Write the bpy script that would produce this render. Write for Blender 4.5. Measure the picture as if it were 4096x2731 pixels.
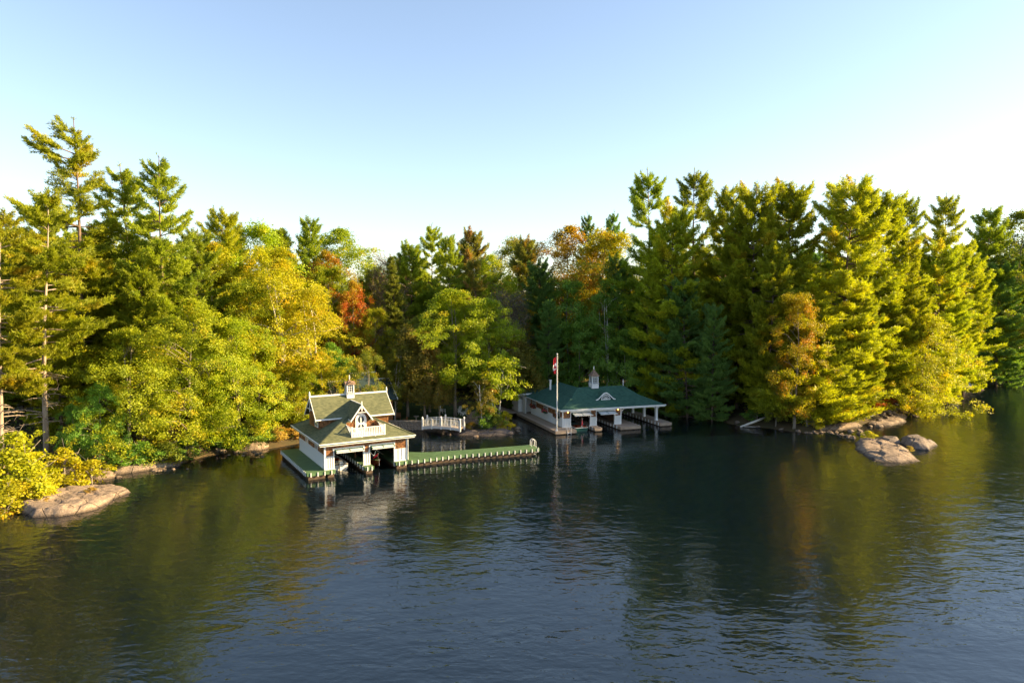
import bpy, bmesh, math, random
import numpy as np
from mathutils import Vector, Matrix

for o in list(bpy.data.objects): bpy.data.objects.remove(o)
S = bpy.context.scene
C = S.collection
R_ = math.radians

# ------------------------------------------------------------------ camera, sky, sun, exposure
cam_d = bpy.data.cameras.new('camera'); cam_d.sensor_width = 36; cam_d.lens = 24
cam_d.clip_start = .5; cam_d.clip_end = 9000
cam = bpy.data.objects.new('camera', cam_d); C.objects.link(cam)
cam.location = (0, 0, 18.5); cam.rotation_euler = (R_(90 - 3.43), 0, 0)
S.camera = cam
S.render.resolution_x, S.render.resolution_y = 1024, 682

SUN_AZ, SUN_EL = 88.0, 21.5            # bearing clockwise from +Y (the view direction), elevation
wld = bpy.data.worlds.new('World'); S.world = wld; wld.use_nodes = True
wn = wld.node_tree.nodes; wl = wld.node_tree.links
bg = wn['Background']; sky = wn.new('ShaderNodeTexSky'); sky.sky_type = 'NISHITA'; sky.sun_disc = False
sky.sun_elevation = R_(SUN_EL); sky.sun_rotation = R_(SUN_AZ)
sky.air_density = 1.1; sky.dust_density = .7; sky.ozone_density = 2.0; sky.altitude = 250
hsv = wn.new('ShaderNodeHueSaturation'); hsv.inputs['Saturation'].default_value = .86; hsv.inputs['Hue'].default_value = .502
wl.new(sky.outputs[0], hsv.inputs['Color']); wl.new(hsv.outputs[0], bg.inputs[0]); bg.inputs[1].default_value = .075
sun_d = bpy.data.lights.new('sun', 'SUN'); sun_d.energy = 4.8; sun_d.angle = R_(.53); sun_d.color = (1, .74, .38)
sun = bpy.data.objects.new('sun', sun_d); C.objects.link(sun)
sv = Vector((math.sin(R_(SUN_AZ)) * math.cos(R_(SUN_EL)), math.cos(R_(SUN_AZ)) * math.cos(R_(SUN_EL)), math.sin(R_(SUN_EL))))
sun.rotation_euler = (-sv).to_track_quat('-Z', 'Y').to_euler(); sun.location = sv * 300
vs = S.view_settings; vs.view_transform = 'Standard'; vs.look = 'None'; vs.gamma = 1; vs.use_curve_mapping = False; vs.exposure = 1.95
S.cycles.use_denoising = True
S.cycles.max_bounces = 7; S.cycles.diffuse_bounces = 3; S.cycles.glossy_bounces = 3; S.cycles.transparent_max_bounces = 6
S.cycles.transmission_bounces = 3; S.cycles.caustics_reflective = False; S.cycles.caustics_refractive = False
S.cycles.sample_clamp_indirect = 4

# ------------------------------------------------------------------ helpers
class MB:
    def __init__(s): s.v = []; s.f = []
    def add(s, v, f):
        n = len(s.v); s.v += [tuple(p) for p in v]; s.f += [tuple(i + n for i in q) for q in f]; return s
    def box(s, x0, x1, y0, y1, z0, z1):
        return s.add([(x0,y0,z0),(x1,y0,z0),(x1,y1,z0),(x0,y1,z0),(x0,y0,z1),(x1,y0,z1),(x1,y1,z1),(x0,y1,z1)],
                     [(0,3,2,1),(4,5,6,7),(0,1,5,4),(1,2,6,5),(2,3,7,6),(3,0,4,7)])
    def bar(s, p, q, w, h=None, up=(0,0,1)):
        h = h or w; p = Vector(p); q = Vector(q); d = (q - p).normalized(); a = d.cross(Vector(up))
        if a.length < 1e-4: a = d.cross(Vector((1,0,0)))
        a.normalize(); b = a.cross(d); a *= w/2; b *= h/2
        return s.add([p-a-b, p+a-b, p+a+b, p-a+b, q-a-b, q+a-b, q+a+b, q-a+b],
                     [(0,3,2,1),(4,5,6,7),(0,1,5,4),(1,2,6,5),(2,3,7,6),(3,0,4,7)])
    def extr(s, pts, vec):
        n = len(pts); vec = Vector(vec); a = [Vector(p) for p in pts]; b = [p + vec for p in a]
        return s.add(a + b, [tuple(range(n)), tuple(range(2*n-1, n-1, -1))] + [(i, (i+n), (i+1) % n + n, (i+1) % n) for i in range(n)])
    def tube(s, path, rad, n=6):
        path = [Vector(p) for p in path]
        if not hasattr(rad, '__len__'): rad = [rad] * len(path)
        base = len(s.v); vv = []; ff = []
        for i, p in enumerate(path):
            d = (path[min(i+1, len(path)-1)] - path[max(i-1, 0)]).normalized()
            a = d.cross(Vector((0,0,1)))
            if a.length < .05: a = d.cross(Vector((0,1,0)))
            a.normalize(); b = d.cross(a)
            for k in range(n):
                t = 2*math.pi*k/n; vv.append(p + (a*math.cos(t) + b*math.sin(t))*rad[i])
        for i in range(len(path)-1):
            for k in range(n): ff.append((i*n+k, i*n+(k+1) % n, (i+1)*n+(k+1) % n, (i+1)*n+k))
        ff.append(tuple(range(n-1, -1, -1))); ff.append(tuple((len(path)-1)*n+k for k in range(n)))
        return s.add(vv, ff)
    def lathe(s, prof, c=(0,0,0), n=10):
        vv = []; ff = []
        for r, z in prof:
            for k in range(n): t = 2*math.pi*k/n; vv.append((c[0]+r*math.cos(t), c[1]+r*math.sin(t), c[2]+z))
        for i in range(len(prof)-1):
            for k in range(n): ff.append((i*n+k, i*n+(k+1) % n, (i+1)*n+(k+1) % n, (i+1)*n+k))
        ff.append(tuple(range(n-1, -1, -1))); ff.append(tuple((len(prof)-1)*n+k for k in range(n)))
        return s.add(vv, ff)
    def mesh(s, name, m, smooth=False):
        me = bpy.data.meshes.new(name); me.from_pydata(s.v, [], s.f); me.update()
        if m: me.materials.append(m)
        if smooth: me.polygons.foreach_set('use_smooth', [True]*len(me.polygons))
        return me
def link(name, me, parent=None, loc=(0,0,0), rz=0):
    o = bpy.data.objects.new(name, me); C.objects.link(o); o.location = loc; o.rotation_euler = (0, 0, rz)
    if parent: o.parent = parent
    return o
def part(name, mb, m, parent=None, smooth=False): return link(name, mb.mesh(name, m, smooth), parent)
def tag(o, label=None, cat=None, group=None, kind=None):
    if label: o['label'] = label
    if cat: o['category'] = cat
    if group: o['group'] = group
    if kind: o['kind'] = kind
    return o
def thing(name, label, cat, loc=(0,0,0), rz=0, group=None):
    return tag(link(name, None, None, loc, rz), label, cat, group)
B = lambda *a: MB().box(*a)
def copy_tree(o, parent=None):
    c = o.copy(); C.objects.link(c); c.parent = parent
    for ch in [q for q in o.children]: copy_tree(ch, c)
    return c

# ------------------------------------------------------------------ materials
def mat(name, col, rough=.7, var=.25, scale=3.0, bump=0, bscale=20, metal=0, stretch=(1,1,1), attr=None, spec=.3, col2=None, emit=0):
    m = bpy.data.materials.new(name); m.use_nodes = True; nt = m.node_tree; N = nt.nodes; L = nt.links
    p = N['Principled BSDF']; p.inputs['Roughness'].default_value = rough; p.inputs['Metallic'].default_value = metal
    p.inputs['Specular IOR Level'].default_value = spec
    tc = N.new('ShaderNodeTexCoord'); mp = N.new('ShaderNodeMapping'); mp.inputs['Scale'].default_value = stretch
    L.new(tc.outputs['Object'], mp.inputs[0])
    nz = N.new('ShaderNodeTexNoise'); nz.inputs['Scale'].default_value = scale; nz.inputs['Detail'].default_value = 6
    L.new(mp.outputs[0], nz.inputs['Vector'])
    mx = N.new('ShaderNodeMix'); mx.data_type = 'RGBA'
    c2 = col2 or tuple(c*(1-var) for c in col); c1 = col if col2 else tuple(min(1, c*(1+var)) for c in col)
    rp = N.new('ShaderNodeMapRange'); rp.inputs[1].default_value = .3; rp.inputs[2].default_value = .7
    L.new(nz.outputs['Fac'], rp.inputs[0])
    mx.inputs['A'].default_value = (*c2, 1); mx.inputs['B'].default_value = (*c1, 1); L.new(rp.outputs[0], mx.inputs['Factor'])
    out = mx.outputs['Result']
    if attr:
        at_ = N.new('ShaderNodeAttribute'); at_.attribute_name = attr
        hs = N.new('ShaderNodeHueSaturation'); m1 = N.new('ShaderNodeMapRange'); m1.inputs[3].default_value = .55; m1.inputs[4].default_value = 1.5
        L.new(at_.outputs['Fac'], m1.inputs[0]); L.new(m1.outputs[0], hs.inputs['Value']); L.new(out, hs.inputs['Color']); out = hs.outputs[0]
    L.new(out, p.inputs['Base Color'])
    if bump:
        n2 = N.new('ShaderNodeTexNoise'); n2.inputs['Scale'].default_value = bscale; n2.inputs['Detail'].default_value = 5
        L.new(mp.outputs[0], n2.inputs['Vector'])
        b = N.new('ShaderNodeBump'); b.inputs['Strength'].default_value = bump; b.inputs['Distance'].default_value = .05
        L.new(n2.outputs['Fac'], b.inputs['Height']); L.new(b.outputs[0], p.inputs['Normal'])
    if emit:
        p.inputs['Emission Color'].default_value = (*col, 1); p.inputs['Emission Strength'].default_value = emit
    return m
M = {}
M['white'] = mat('white_paint', (.68,.68,.67), .45, .04, 1.5, bump=.05, bscale=8)
M['white_trim'] = mat('white_trim', (.72,.72,.705), .4, .03, 2)
M['green_deck'] = mat('green_deck_paint', (.082,.150,.064), .6, .16, 1.2, bump=.1, bscale=6)
M['green_trim'] = mat('green_trim', (.012,.075,.045), .4, .1, 2)
M['wall_shingle'] = mat('cedar_wall_shingles', (.26,.115,.045), .75, .3, 1.6, attr='tone', bump=.3, bscale=30, stretch=(1,1,.3))
M['grey_wood'] = mat('weathered_planks', (.33,.25,.185), .8, .22, 1.4, bump=.2, bscale=14)
M['wet_timber'] = mat('crib_timber', (.075,.05,.032), .7, .4, 2, bump=.3, bscale=8)
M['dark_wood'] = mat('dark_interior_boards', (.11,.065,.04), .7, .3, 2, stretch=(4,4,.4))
M['brown_wood'] = mat('brown_wood', (.22,.10,.04), .6, .25, 3)
M['mahogany'] = mat('varnished_mahogany', (.20,.035,.012), .15, .25, 2, stretch=(8,.5,8), spec=.6)
M['mahogany_dark'] = mat('dark_mahogany', (.09,.02,.01), .15, .25, 2, stretch=(8,.5,8), spec=.6)
M['hull_green'] = mat('green_hull', (.01,.06,.045), .2, .1)
M['hull_white'] = mat('white_hull', (.72,.72,.7), .25, .05)
M['chrome'] = mat('bright_metal', (.75,.75,.75), .2, .05, metal=1)
M['ladder'] = mat('galvanised_white', (.78,.78,.78), .35, .05, metal=.3)
M['glass'] = mat('dark_glass', (.03,.04,.05), .05, .1, spec=.8)
M['sheer'] = mat('pale_panel', (.55,.57,.58), .2, .06, spec=.6)
M['red'] = mat('red_cloth', (.55,.015,.03), .7, .1); M['flag_white'] = mat('white_cloth', (.8,.8,.8), .7, .05)
M['bronze_shingle'] = mat('cupola_shingles', (.20,.13,.09), .8, .35, 6, bump=.3, bscale=25)
M['stone_wall'] = mat('field_stone', (.30,.25,.20), .85, .4, 2.5, bump=.6, bscale=6)
M['lamp'] = mat('lantern_glow', (1,.5,.12), .5, 0, emit=1.8)
M['flower'] = mat('pink_flowers', (.55,.03,.10), .6, .5, 12); M['flower2'] = mat('orange_flowers', (.6,.12,.05), .6, .5, 12)
M['box_leaf'] = mat('flower_leaves', (.03,.09,.03), .6, .4, 9)
M['dark_cloth'] = mat('dark_gear', (.03,.05,.045), .8, .3)

def roof_mat(name, col, worn):
    m = bpy.data.materials.new(name); m.use_nodes = True; nt = m.node_tree; N = nt.nodes; L = nt.links
    p = N['Principled BSDF']; p.inputs['Roughness'].default_value = .85; p.inputs['Specular IOR Level'].default_value = .25
    tc = N.new('ShaderNodeTexCoord'); sx = N.new('ShaderNodeSeparateXYZ'); L.new(tc.outputs['Object'], sx.inputs[0])
    def mth(op, a, b=None):
        n = N.new('ShaderNodeMath'); n.operation = op
        for i, q in enumerate((a, b)):
            if q is None: continue
            if isinstance(q, (int, float)): n.inputs[i].default_value = q
            else: L.new(q, n.inputs[i])
        return n.outputs[0]
    row = mth('FLOOR', mth('MULTIPLY', sx.outputs[2], 14.0)); frac = mth('FRACT', mth('MULTIPLY', sx.outputs[2], 14.0))
    along = mth('FLOOR', mth('ADD', mth('MULTIPLY', mth('ADD', sx.outputs[0], sx.outputs[1]), 3.2), mth('MULTIPLY', row, .37)))
    cb = N.new('ShaderNodeCombineXYZ'); L.new(along, cb.inputs[0]); L.new(row, cb.inputs[1])
    wn_ = N.new('ShaderNodeTexWhiteNoise'); wn_.noise_dimensions = '2D'; L.new(cb.outputs[0], wn_.inputs['Vector'])
    nz = N.new('ShaderNodeTexNoise'); nz.inputs['Scale'].default_value = .6; nz.inputs['Detail'].default_value = 6; L.new(tc.outputs['Object'], nz.inputs['Vector'])
    ns = N.new('ShaderNodeTexNoise'); ns.inputs['Scale'].default_value = 2.2; ns.inputs['Detail'].default_value = 5; mp = N.new('ShaderNodeMapping'); mp.inputs['Scale'].default_value = (1, 1, .25); L.new(tc.outputs['Object'], mp.inputs[0]); L.new(mp.outputs[0], ns.inputs['Vector'])
    f = mth('SUBTRACT', mth('ADD', mth('MULTIPLY', wn_.outputs['Value'], .6), mth('ADD', mth('MULTIPLY', nz.outputs['Fac'], .6), mth('MULTIPLY', ns.outputs['Fac'], .8))), .45)
    mx = N.new('ShaderNodeMix'); mx.data_type = 'RGBA'; L.new(f, mx.inputs['Factor'])
    mx.inputs['A'].default_value = (*[c*.58 for c in col], 1); mx.inputs['B'].default_value = (*worn, 1)
    L.new(mx.outputs['Result'], p.inputs['Base Color'])
    b = N.new('ShaderNodeBump'); b.inputs['Strength'].default_value = .6; b.inputs['Distance'].default_value = .03
    b.invert = True
    L.new(mth('ADD', frac, mth('MULTIPLY', wn_.outputs['Value'], .35)), b.inputs['Height']); L.new(b.outputs[0], p.inputs['Normal'])
    return m
M['roof'] = roof_mat('green_roof_shingles', (.095,.115,.06), (.155,.16,.082))
M['roof2'] = roof_mat('dark_green_roof_shingles', (.030,.100,.072), (.050,.125,.088))
M['roof3'] = roof_mat('slate_green_roof', (.02,.045,.05), (.035,.06,.065))

def leaf_mat(name, c0, c1, c2=None, f2=.0, trans=.42):
    m = bpy.data.materials.new(name); m.use_nodes = True; nt = m.node_tree; N = nt.nodes; L = nt.links
    p = N['Principled BSDF']; p.inputs['Roughness'].default_value = .5; p.inputs['Specular IOR Level'].default_value = .25
    a = N.new('ShaderNodeAttribute'); a.attribute_name = 'tone'
    mx = N.new('ShaderNodeMix'); mx.data_type = 'RGBA'; mx.inputs['A'].default_value = (*c0, 1); mx.inputs['B'].default_value = (*c1, 1)
    L.new(a.outputs['Fac'], mx.inputs['Factor']); col = mx.outputs['Result']
    if c2:
        tc = N.new('ShaderNodeTexCoord'); nz = N.new('ShaderNodeTexNoise'); nz.inputs['Scale'].default_value = .28; nz.inputs['Detail'].default_value = 2
        L.new(tc.outputs['Object'], nz.inputs['Vector'])
        ad = N.new('ShaderNodeMath'); ad.operation = 'MULTIPLY_ADD'; ad.inputs[1].default_value = .35; L.new(a.outputs['Fac'], ad.inputs[0]); L.new(nz.outputs['Fac'], ad.inputs[2])
        mr = N.new('ShaderNodeMapRange'); mr.inputs[1].default_value = .85 - f2*.5; mr.inputs[2].default_value = .95 - f2*.5; L.new(ad.outputs[0], mr.inputs[0])
        m2 = N.new('ShaderNodeMix'); m2.data_type = 'RGBA'; m2.inputs['B'].default_value = (*c2, 1); L.new(mr.outputs[0], m2.inputs['Factor']); L.new(col, m2.inputs['A']); col = m2.outputs['Result']
    oi = N.new('ShaderNodeObjectInfo'); hs = N.new('ShaderNodeHueSaturation')
    r1 = N.new('ShaderNodeMapRange'); r1.inputs[3].default_value = .490; r1.inputs[4].default_value = .512; L.new(oi.outputs['Random'], r1.inputs[0]); L.new(r1.outputs[0], hs.inputs['Hue'])
    wh = N.new('ShaderNodeTexWhiteNoise'); wh.noise_dimensions = '1D'; L.new(oi.outputs['Random'], wh.inputs['W'])
    r2 = N.new('ShaderNodeMapRange'); r2.inputs[3].default_value = .8; r2.inputs[4].default_value = 1.2; L.new(wh.outputs['Value'], r2.inputs[0]); L.new(r2.outputs[0], hs.inputs['Value'])
    L.new(col, hs.inputs['Color']); col = hs.outputs[0]
    L.new(col, p.inputs['Base Color'])
    tr = N.new('ShaderNodeBsdfTranslucent'); tw = N.new('ShaderNodeMix'); tw.data_type = 'RGBA'; tw.blend_type = 'MULTIPLY'; tw.inputs['Factor'].default_value = 1
    tw.inputs['B'].default_value = (1.45, 1.5, .35, 1); tw.clamp_result = False; L.new(col, tw.inputs['A']); L.new(tw.outputs['Result'], tr.inputs[0])
    ms = N.new('ShaderNodeMixShader'); ms.inputs[0].default_value = trans; L.new(p.outputs[0], ms.inputs[1]); L.new(tr.outputs[0], ms.inputs[2])
    L.new(ms.outputs[0], N['Material Output'].inputs[0])
    return m
LM = {}
LM['pine_sunlit'] = leaf_mat('pine_needles_sunlit', (.195,.23,.018), (.40,.41,.020), (.42,.33,.02), .05)  # sunlight on the needles put into a brighter, yellower colour
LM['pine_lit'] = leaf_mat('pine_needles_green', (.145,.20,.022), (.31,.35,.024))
LM['pine_shaded'] = leaf_mat('pine_needles_shaded', (.10,.19,.055), (.20,.31,.07))  # pines standing in shade: the shade is put into this bluer needle colour
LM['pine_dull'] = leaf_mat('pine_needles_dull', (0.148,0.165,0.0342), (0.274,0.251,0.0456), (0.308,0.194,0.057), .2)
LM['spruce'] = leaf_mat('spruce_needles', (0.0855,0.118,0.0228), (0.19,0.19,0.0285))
LM['maple_lime'] = leaf_mat('maple_leaves_lime', (0.194,0.262,0.016), (0.41,0.456,0.0182), (0.479,0.41,0.0205), .12)
LM['maple_yellow'] = leaf_mat('maple_leaves_yellow', (.24,.255,.013), (.46,.43,.015), (.48,.34,.016), .10)
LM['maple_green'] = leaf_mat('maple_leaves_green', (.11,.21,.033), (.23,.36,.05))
LM['maple_olive'] = leaf_mat('maple_leaves_olive', (0.131,0.171,0.0228), (0.285,0.296,0.0285), (0.388,0.251,0.0285), .10)
LM['maple_orange'] = leaf_mat('maple_leaves_orange', (.36,.15,.016), (.48,.22,.018), (.36,.28,.02), .35)
LM['oak_orange'] = leaf_mat('oak_leaves_orange', (.25,.205,.016), (.40,.29,.018), (.44,.22,.018), .22)
LM['maple_amber'] = leaf_mat('oak_leaves_amber', (.24,.235,.016), (.40,.35,.018), (.45,.29,.018), .15)
LM['maple_red'] = leaf_mat('maple_leaves_red', (.30,.055,.016), (.38,.085,.018), (.34,.22,.02), .40)
LM['oak_gold'] = leaf_mat('oak_leaves_gold', (.30,.26,.016), (.50,.40,.018), (.58,.27,.016), .22)
LM['birch_yellow'] = leaf_mat('birch_leaves_yellow', (0.296,0.285,0.016), (0.57,0.502,0.0182), (0.57,0.365,0.0171), .12)
LM['cedar_brown'] = leaf_mat('cedar_sprays_brown', (0.142,0.133,0.0266), (0.247,0.199,0.0304), (0.304,0.162,0.0285), .2)
LM['cedar_green'] = leaf_mat('cedar_sprays_green', (.14,.18,.035), (.24,.27,.05))
LM['twig_brown'] = leaf_mat('bare_twigs_brown', (.16,.11,.05), (.24,.16,.075), trans=.05)
LM['twig_grey'] = leaf_mat('bare_twigs_grey', (.09,.075,.05), (.15,.12,.08), trans=.05)
LM['shrub_gold'] = leaf_mat('shrub_leaves_gold', (.26,.27,.014), (.50,.46,.016), (.50,.33,.016), .10)
LM['shrub_green'] = leaf_mat('shrub_leaves_green', (0.076,0.171,0.0228), (0.19,0.285,0.0342))
LM['shrub_red'] = leaf_mat('shrub_leaves_red', (0.418,0.095,0.0228), (0.57,0.171,0.0285))
LM['dry_grass'] = leaf_mat('dry_grass', (0.38,0.266,0.057), (0.646,0.456,0.095))
BK = {'pine': mat('pine_bark', (.15,.105,.075), .9, .35, 2.5, bump=.6, bscale=5, stretch=(1,1,.3)),
      'grey': mat('grey_bark', (.22,.185,.15), .9, .3, 2.5, bump=.5, bscale=6, stretch=(1,1,.4)),
      'pale': mat('sunlit_pine_bark', (.33,.26,.20), .9, .3, 2.5, bump=.5, bscale=5, stretch=(1,1,.3)),  # pine bark lightened to stand for sun on the trunk
      'birch': mat('birch_bark', (.55,.50,.44), .8, .25, 2, bump=.2, bscale=5, stretch=(1,1,2.5))}

def terrain_mat():
    m = mat('forest_floor', (.10,.062,.030), .95, .4, .35, bump=.5, bscale=3, col2=(.045,.045,.018)); N = m.node_tree.nodes; L = m.node_tree.links
    p = N['Principled BSDF']; src = p.inputs['Base Color'].links[0].from_socket; tc = N.new('ShaderNodeTexCoord'); sx = N.new('ShaderNodeSeparateXYZ'); L.new(tc.outputs['Object'], sx.inputs[0])
    nz = N.new('ShaderNodeTexNoise'); nz.inputs['Scale'].default_value = .8; nz.inputs['Detail'].default_value = 7; L.new(tc.outputs['Object'], nz.inputs['Vector'])
    sd = N.new('ShaderNodeMix'); sd.data_type = 'RGBA'; sd.inputs['A'].default_value = (.08,.05,.025,1); sd.inputs['B'].default_value = (.30,.18,.075,1); L.new(nz.outputs['Fac'], sd.inputs['Factor'])
    mr = N.new('ShaderNodeMapRange'); mr.inputs[1].default_value = -.05; mr.inputs[2].default_value = .06; L.new(sx.outputs[2], mr.inputs[0])
    mx = N.new('ShaderNodeMix'); mx.data_type = 'RGBA'; L.new(mr.outputs[0], mx.inputs['Factor']); L.new(sd.outputs['Result'], mx.inputs['A']); L.new(src, mx.inputs['B']); L.new(mx.outputs['Result'], p.inputs['Base Color'])
    return m
M['ground'] = terrain_mat()
M['lawn'] = mat('lawn_grass', (.045,.075,.018), .9, .3, 1.5, bump=.5, bscale=25)
def rock_mat(name, a, b):
    m = bpy.data.materials.new(name); m.use_nodes = True; nt = m.node_tree; N = nt.nodes; L = nt.links
    p = N['Principled BSDF']; p.inputs['Roughness'].default_value = .85; p.inputs['Specular IOR Level'].default_value = .25
    tc = N.new('ShaderNodeTexCoord')
    n1 = N.new('ShaderNodeTexNoise'); n1.inputs['Scale'].default_value = .9; n1.inputs['Detail'].default_value = 9; n1.inputs['Roughness'].default_value = .65; L.new(tc.outputs['Object'], n1.inputs['Vector'])
    n2 = N.new('ShaderNodeTexNoise'); n2.inputs['Scale'].default_value = 7; n2.inputs['Detail'].default_value = 8; n2.inputs['Roughness'].default_value = .7; L.new(tc.outputs['Object'], n2.inputs['Vector'])
    r = N.new('ShaderNodeMapRange'); r.inputs[1].default_value = .36; r.inputs[2].default_value = .62; L.new(n1.outputs['Fac'], r.inputs[0])
    mx = N.new('ShaderNodeMix'); mx.data_type = 'RGBA'; mx.inputs['A'].default_value = (*b, 1); mx.inputs['B'].default_value = (*a, 1); L.new(r.outputs[0], mx.inputs['Factor'])
    r3 = N.new('ShaderNodeMapRange'); r3.inputs[1].default_value = .3; r3.inputs[2].default_value = .7; r3.inputs[3].default_value = .55; r3.inputs[4].default_value = 1.3; L.new(n2.outputs['Fac'], r3.inputs[0])
    hs = N.new('ShaderNodeHueSaturation'); L.new(r3.outputs[0], hs.inputs['Value']); L.new(mx.outputs['Result'], hs.inputs['Color'])
    vo = N.new('ShaderNodeTexVoronoi'); vo.feature = 'DISTANCE_TO_EDGE'; vo.inputs['Scale'].default_value = .55
    nd = N.new('ShaderNodeMix'); nd.data_type = 'VECTOR'; nd.inputs['Factor'].default_value = .25; L.new(tc.outputs['Object'], nd.inputs['A']); L.new(n1.outputs['Color'], nd.inputs['B']); L.new(nd.outputs['Result'], vo.inputs['Vector'])
    cr = N.new('ShaderNodeMapRange'); cr.inputs[1].default_value = .0; cr.inputs[2].default_value = .025; cr.inputs[3].default_value = 0; cr.inputs[4].default_value = 1; L.new(vo.outputs['Distance'], cr.inputs[0])
    sz = N.new('ShaderNodeSeparateXYZ'); L.new(tc.outputs['Object'], sz.inputs[0]); wz = N.new('ShaderNodeMath'); wz.operation = 'MULTIPLY_ADD'; wz.inputs[1].default_value = -.25; L.new(n1.outputs['Fac'], wz.inputs[0]); L.new(sz.outputs[2], wz.inputs[2])
    wr = N.new('ShaderNodeMapRange'); wr.inputs[1].default_value = -.06; wr.inputs[2].default_value = .10; wr.inputs[3].default_value = .38; wr.inputs[4].default_value = 1; L.new(wz.outputs[0], wr.inputs[0])
    cm = N.new('ShaderNodeMapRange'); cm.inputs[3].default_value = .45; cm.inputs[4].default_value = 1; L.new(cr.outputs[0], cm.inputs[0])
    mm = N.new('ShaderNodeMath'); mm.operation = 'MULTIPLY'; L.new(wr.outputs[0], mm.inputs[0]); L.new(cm.outputs[0], mm.inputs[1])
    hw_ = N.new('ShaderNodeHueSaturation'); L.new(mm.outputs[0], hw_.inputs['Value']); L.new(hs.outputs[0], hw_.inputs['Color']); L.new(hw_.outputs[0], p.inputs['Base Color'])
    ad = N.new('ShaderNodeMath'); ad.operation = 'MULTIPLY_ADD'; ad.inputs[1].default_value = .8; L.new(cr.outputs[0], ad.inputs[0]); L.new(n2.outputs['Fac'], ad.inputs[2])
    b_ = N.new('ShaderNodeBump'); b_.inputs['Strength'].default_value = .9; b_.inputs['Distance'].default_value = .12; L.new(ad.outputs[0], b_.inputs['Height']); L.new(b_.outputs[0], p.inputs['Normal'])
    return m
M['rock'] = rock_mat('granite_pink_grey', (.33,.245,.175), (.175,.135,.11))
M['rock_mid'] = rock_mat('granite_grey_brown', (.25,.20,.16), (.13,.105,.095))
M['rock_dark'] = rock_mat('granite_dark', (.15,.125,.115), (.07,.06,.06))

def water_mat():
    m = bpy.data.materials.new('lake_water'); m.use_nodes = True; nt = m.node_tree; N = nt.nodes; L = nt.links
    N.remove(N['Principled BSDF']); out = N['Material Output']
    tc = N.new('ShaderNodeTexCoord')
    def noise(scale, det, rot, st, dist=0.0):
        mp = N.new('ShaderNodeMapping'); mp.inputs['Scale'].default_value = st; mp.inputs['Rotation'].default_value = (0, 0, R_(rot)); L.new(tc.outputs['Object'], mp.inputs[0])
        n = N.new('ShaderNodeTexNoise'); n.inputs['Scale'].default_value = scale; n.inputs['Detail'].default_value = det; n.inputs['Roughness'].default_value = .5
        n.inputs['Distortion'].default_value = dist
        L.new(mp.outputs[0], n.inputs['Vector']); return n.outputs['Fac']
    def mth(op, a, b, c=None):
        n = N.new('ShaderNodeMath'); n.operation = op
        for i, q in enumerate((a, b, c)):
            if q is None: continue
            if isinstance(q, (int, float)): n.inputs[i].default_value = q
            else: L.new(q, n.inputs[i])
        return n.outputs[0]
    a = noise(.55, 2, -20, (1, 1.9, 1), .4); b = noise(1.7, 2, 12, (1, 1.6, 1), .3); c = noise(.16, 2, 30, (1, 1.4, 1)); calm = noise(.035, 2, 0, (1, 1.5, 1))
    hgt = mth('MULTIPLY_ADD', a, .062, mth('MULTIPLY_ADD', b, .026, mth('MULTIPLY', c, .09)))
    mr = N.new('ShaderNodeMapRange'); mr.inputs[1].default_value = .35; mr.inputs[2].default_value = .65; mr.inputs[3].default_value = .40; mr.inputs[4].default_value = 1.3; L.new(calm, mr.inputs[0])
    hgt = mth('MULTIPLY', hgt, mr.outputs[0])
    bp = N.new('ShaderNodeBump'); bp.inputs['Strength'].default_value = 1; bp.inputs['Distance'].default_value = 1.0; L.new(hgt, bp.inputs['Height'])
    fr = N.new('ShaderNodeFresnel'); fr.inputs['IOR'].default_value = 1.95; L.new(bp.outputs[0], fr.inputs['Normal'])
    gl = N.new('ShaderNodeBsdfGlossy'); gl.inputs['Roughness'].default_value = .03; L.new(bp.outputs[0], gl.inputs['Normal'])
    tr = N.new('ShaderNodeBsdfTransparent'); df = N.new('ShaderNodeBsdfDiffuse'); df.inputs['Color'].default_value = (.010,.026,.040,1)   # light scattered back by the water body
    mb = N.new('ShaderNodeMixShader'); mb.inputs[0].default_value = .26; L.new(tr.outputs[0], mb.inputs[1]); L.new(df.outputs[0], mb.inputs[2])
    ms = N.new('ShaderNodeMixShader'); L.new(fr.outputs[0], ms.inputs[0]); L.new(mb.outputs[0], ms.inputs[1]); L.new(gl.outputs[0], ms.inputs[2])
    L.new(ms.outputs[0], out.inputs['Surface'])
    va = N.new('ShaderNodeVolumeAbsorption'); va.inputs['Color'].default_value = (.80,.50,.10,1); va.inputs['Density'].default_value = .62
    L.new(va.outputs[0], out.inputs['Volume'])
    return m
M['water'] = water_mat()

# ------------------------------------------------------------------ terrain and lake
SHORE = [(-2500, 30), (-400, 40), (-120, 48), (-60, 56), (-47, 59), (-44.5, 64), (-43.5, 69), (-42.7, 72.3), (-40.9, 74.2), (-38.1, 75.8), (-36.5, 80.8), (-32.4, 83.2), (-29.6, 85.5), (-27.5, 88.5), (-23, 90), (-18.2, 93.5), (-16.4, 97.2), (-13, 97.4), (-11.6, 99), (-9, 99.4), (-8, 97), (-9.3, 93.7), (-7.2, 92.7), (-4, 92.5), (-1.8, 92.7), (0.3, 94.5), (0, 97.5), (-1.3, 100.7), (-3, 104), (-3, 109), (0, 113), (8, 117.5), (18, 121), (27.3, 120.2), (29, 117.7), (33.4, 111), (32.2, 104.9), (33.6, 100), (36.6, 99.4), (39.5, 96.5), (41.9, 95), (45, 97), (49, 98.6), (52.2, 100.2), (56, 102), (61, 107), (63.2, 110.9), (69.7, 117.7), (79.9, 125.2), (86.4, 134), (95, 143), (103, 154.3), (119, 158), (170, 152), (300, 125), (900, 60), (2500, 60), (2500, 2500), (-2500, 2500)]
SP = np.array(SHORE, float); SQ = np.roll(SP, -1, 0)
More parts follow.
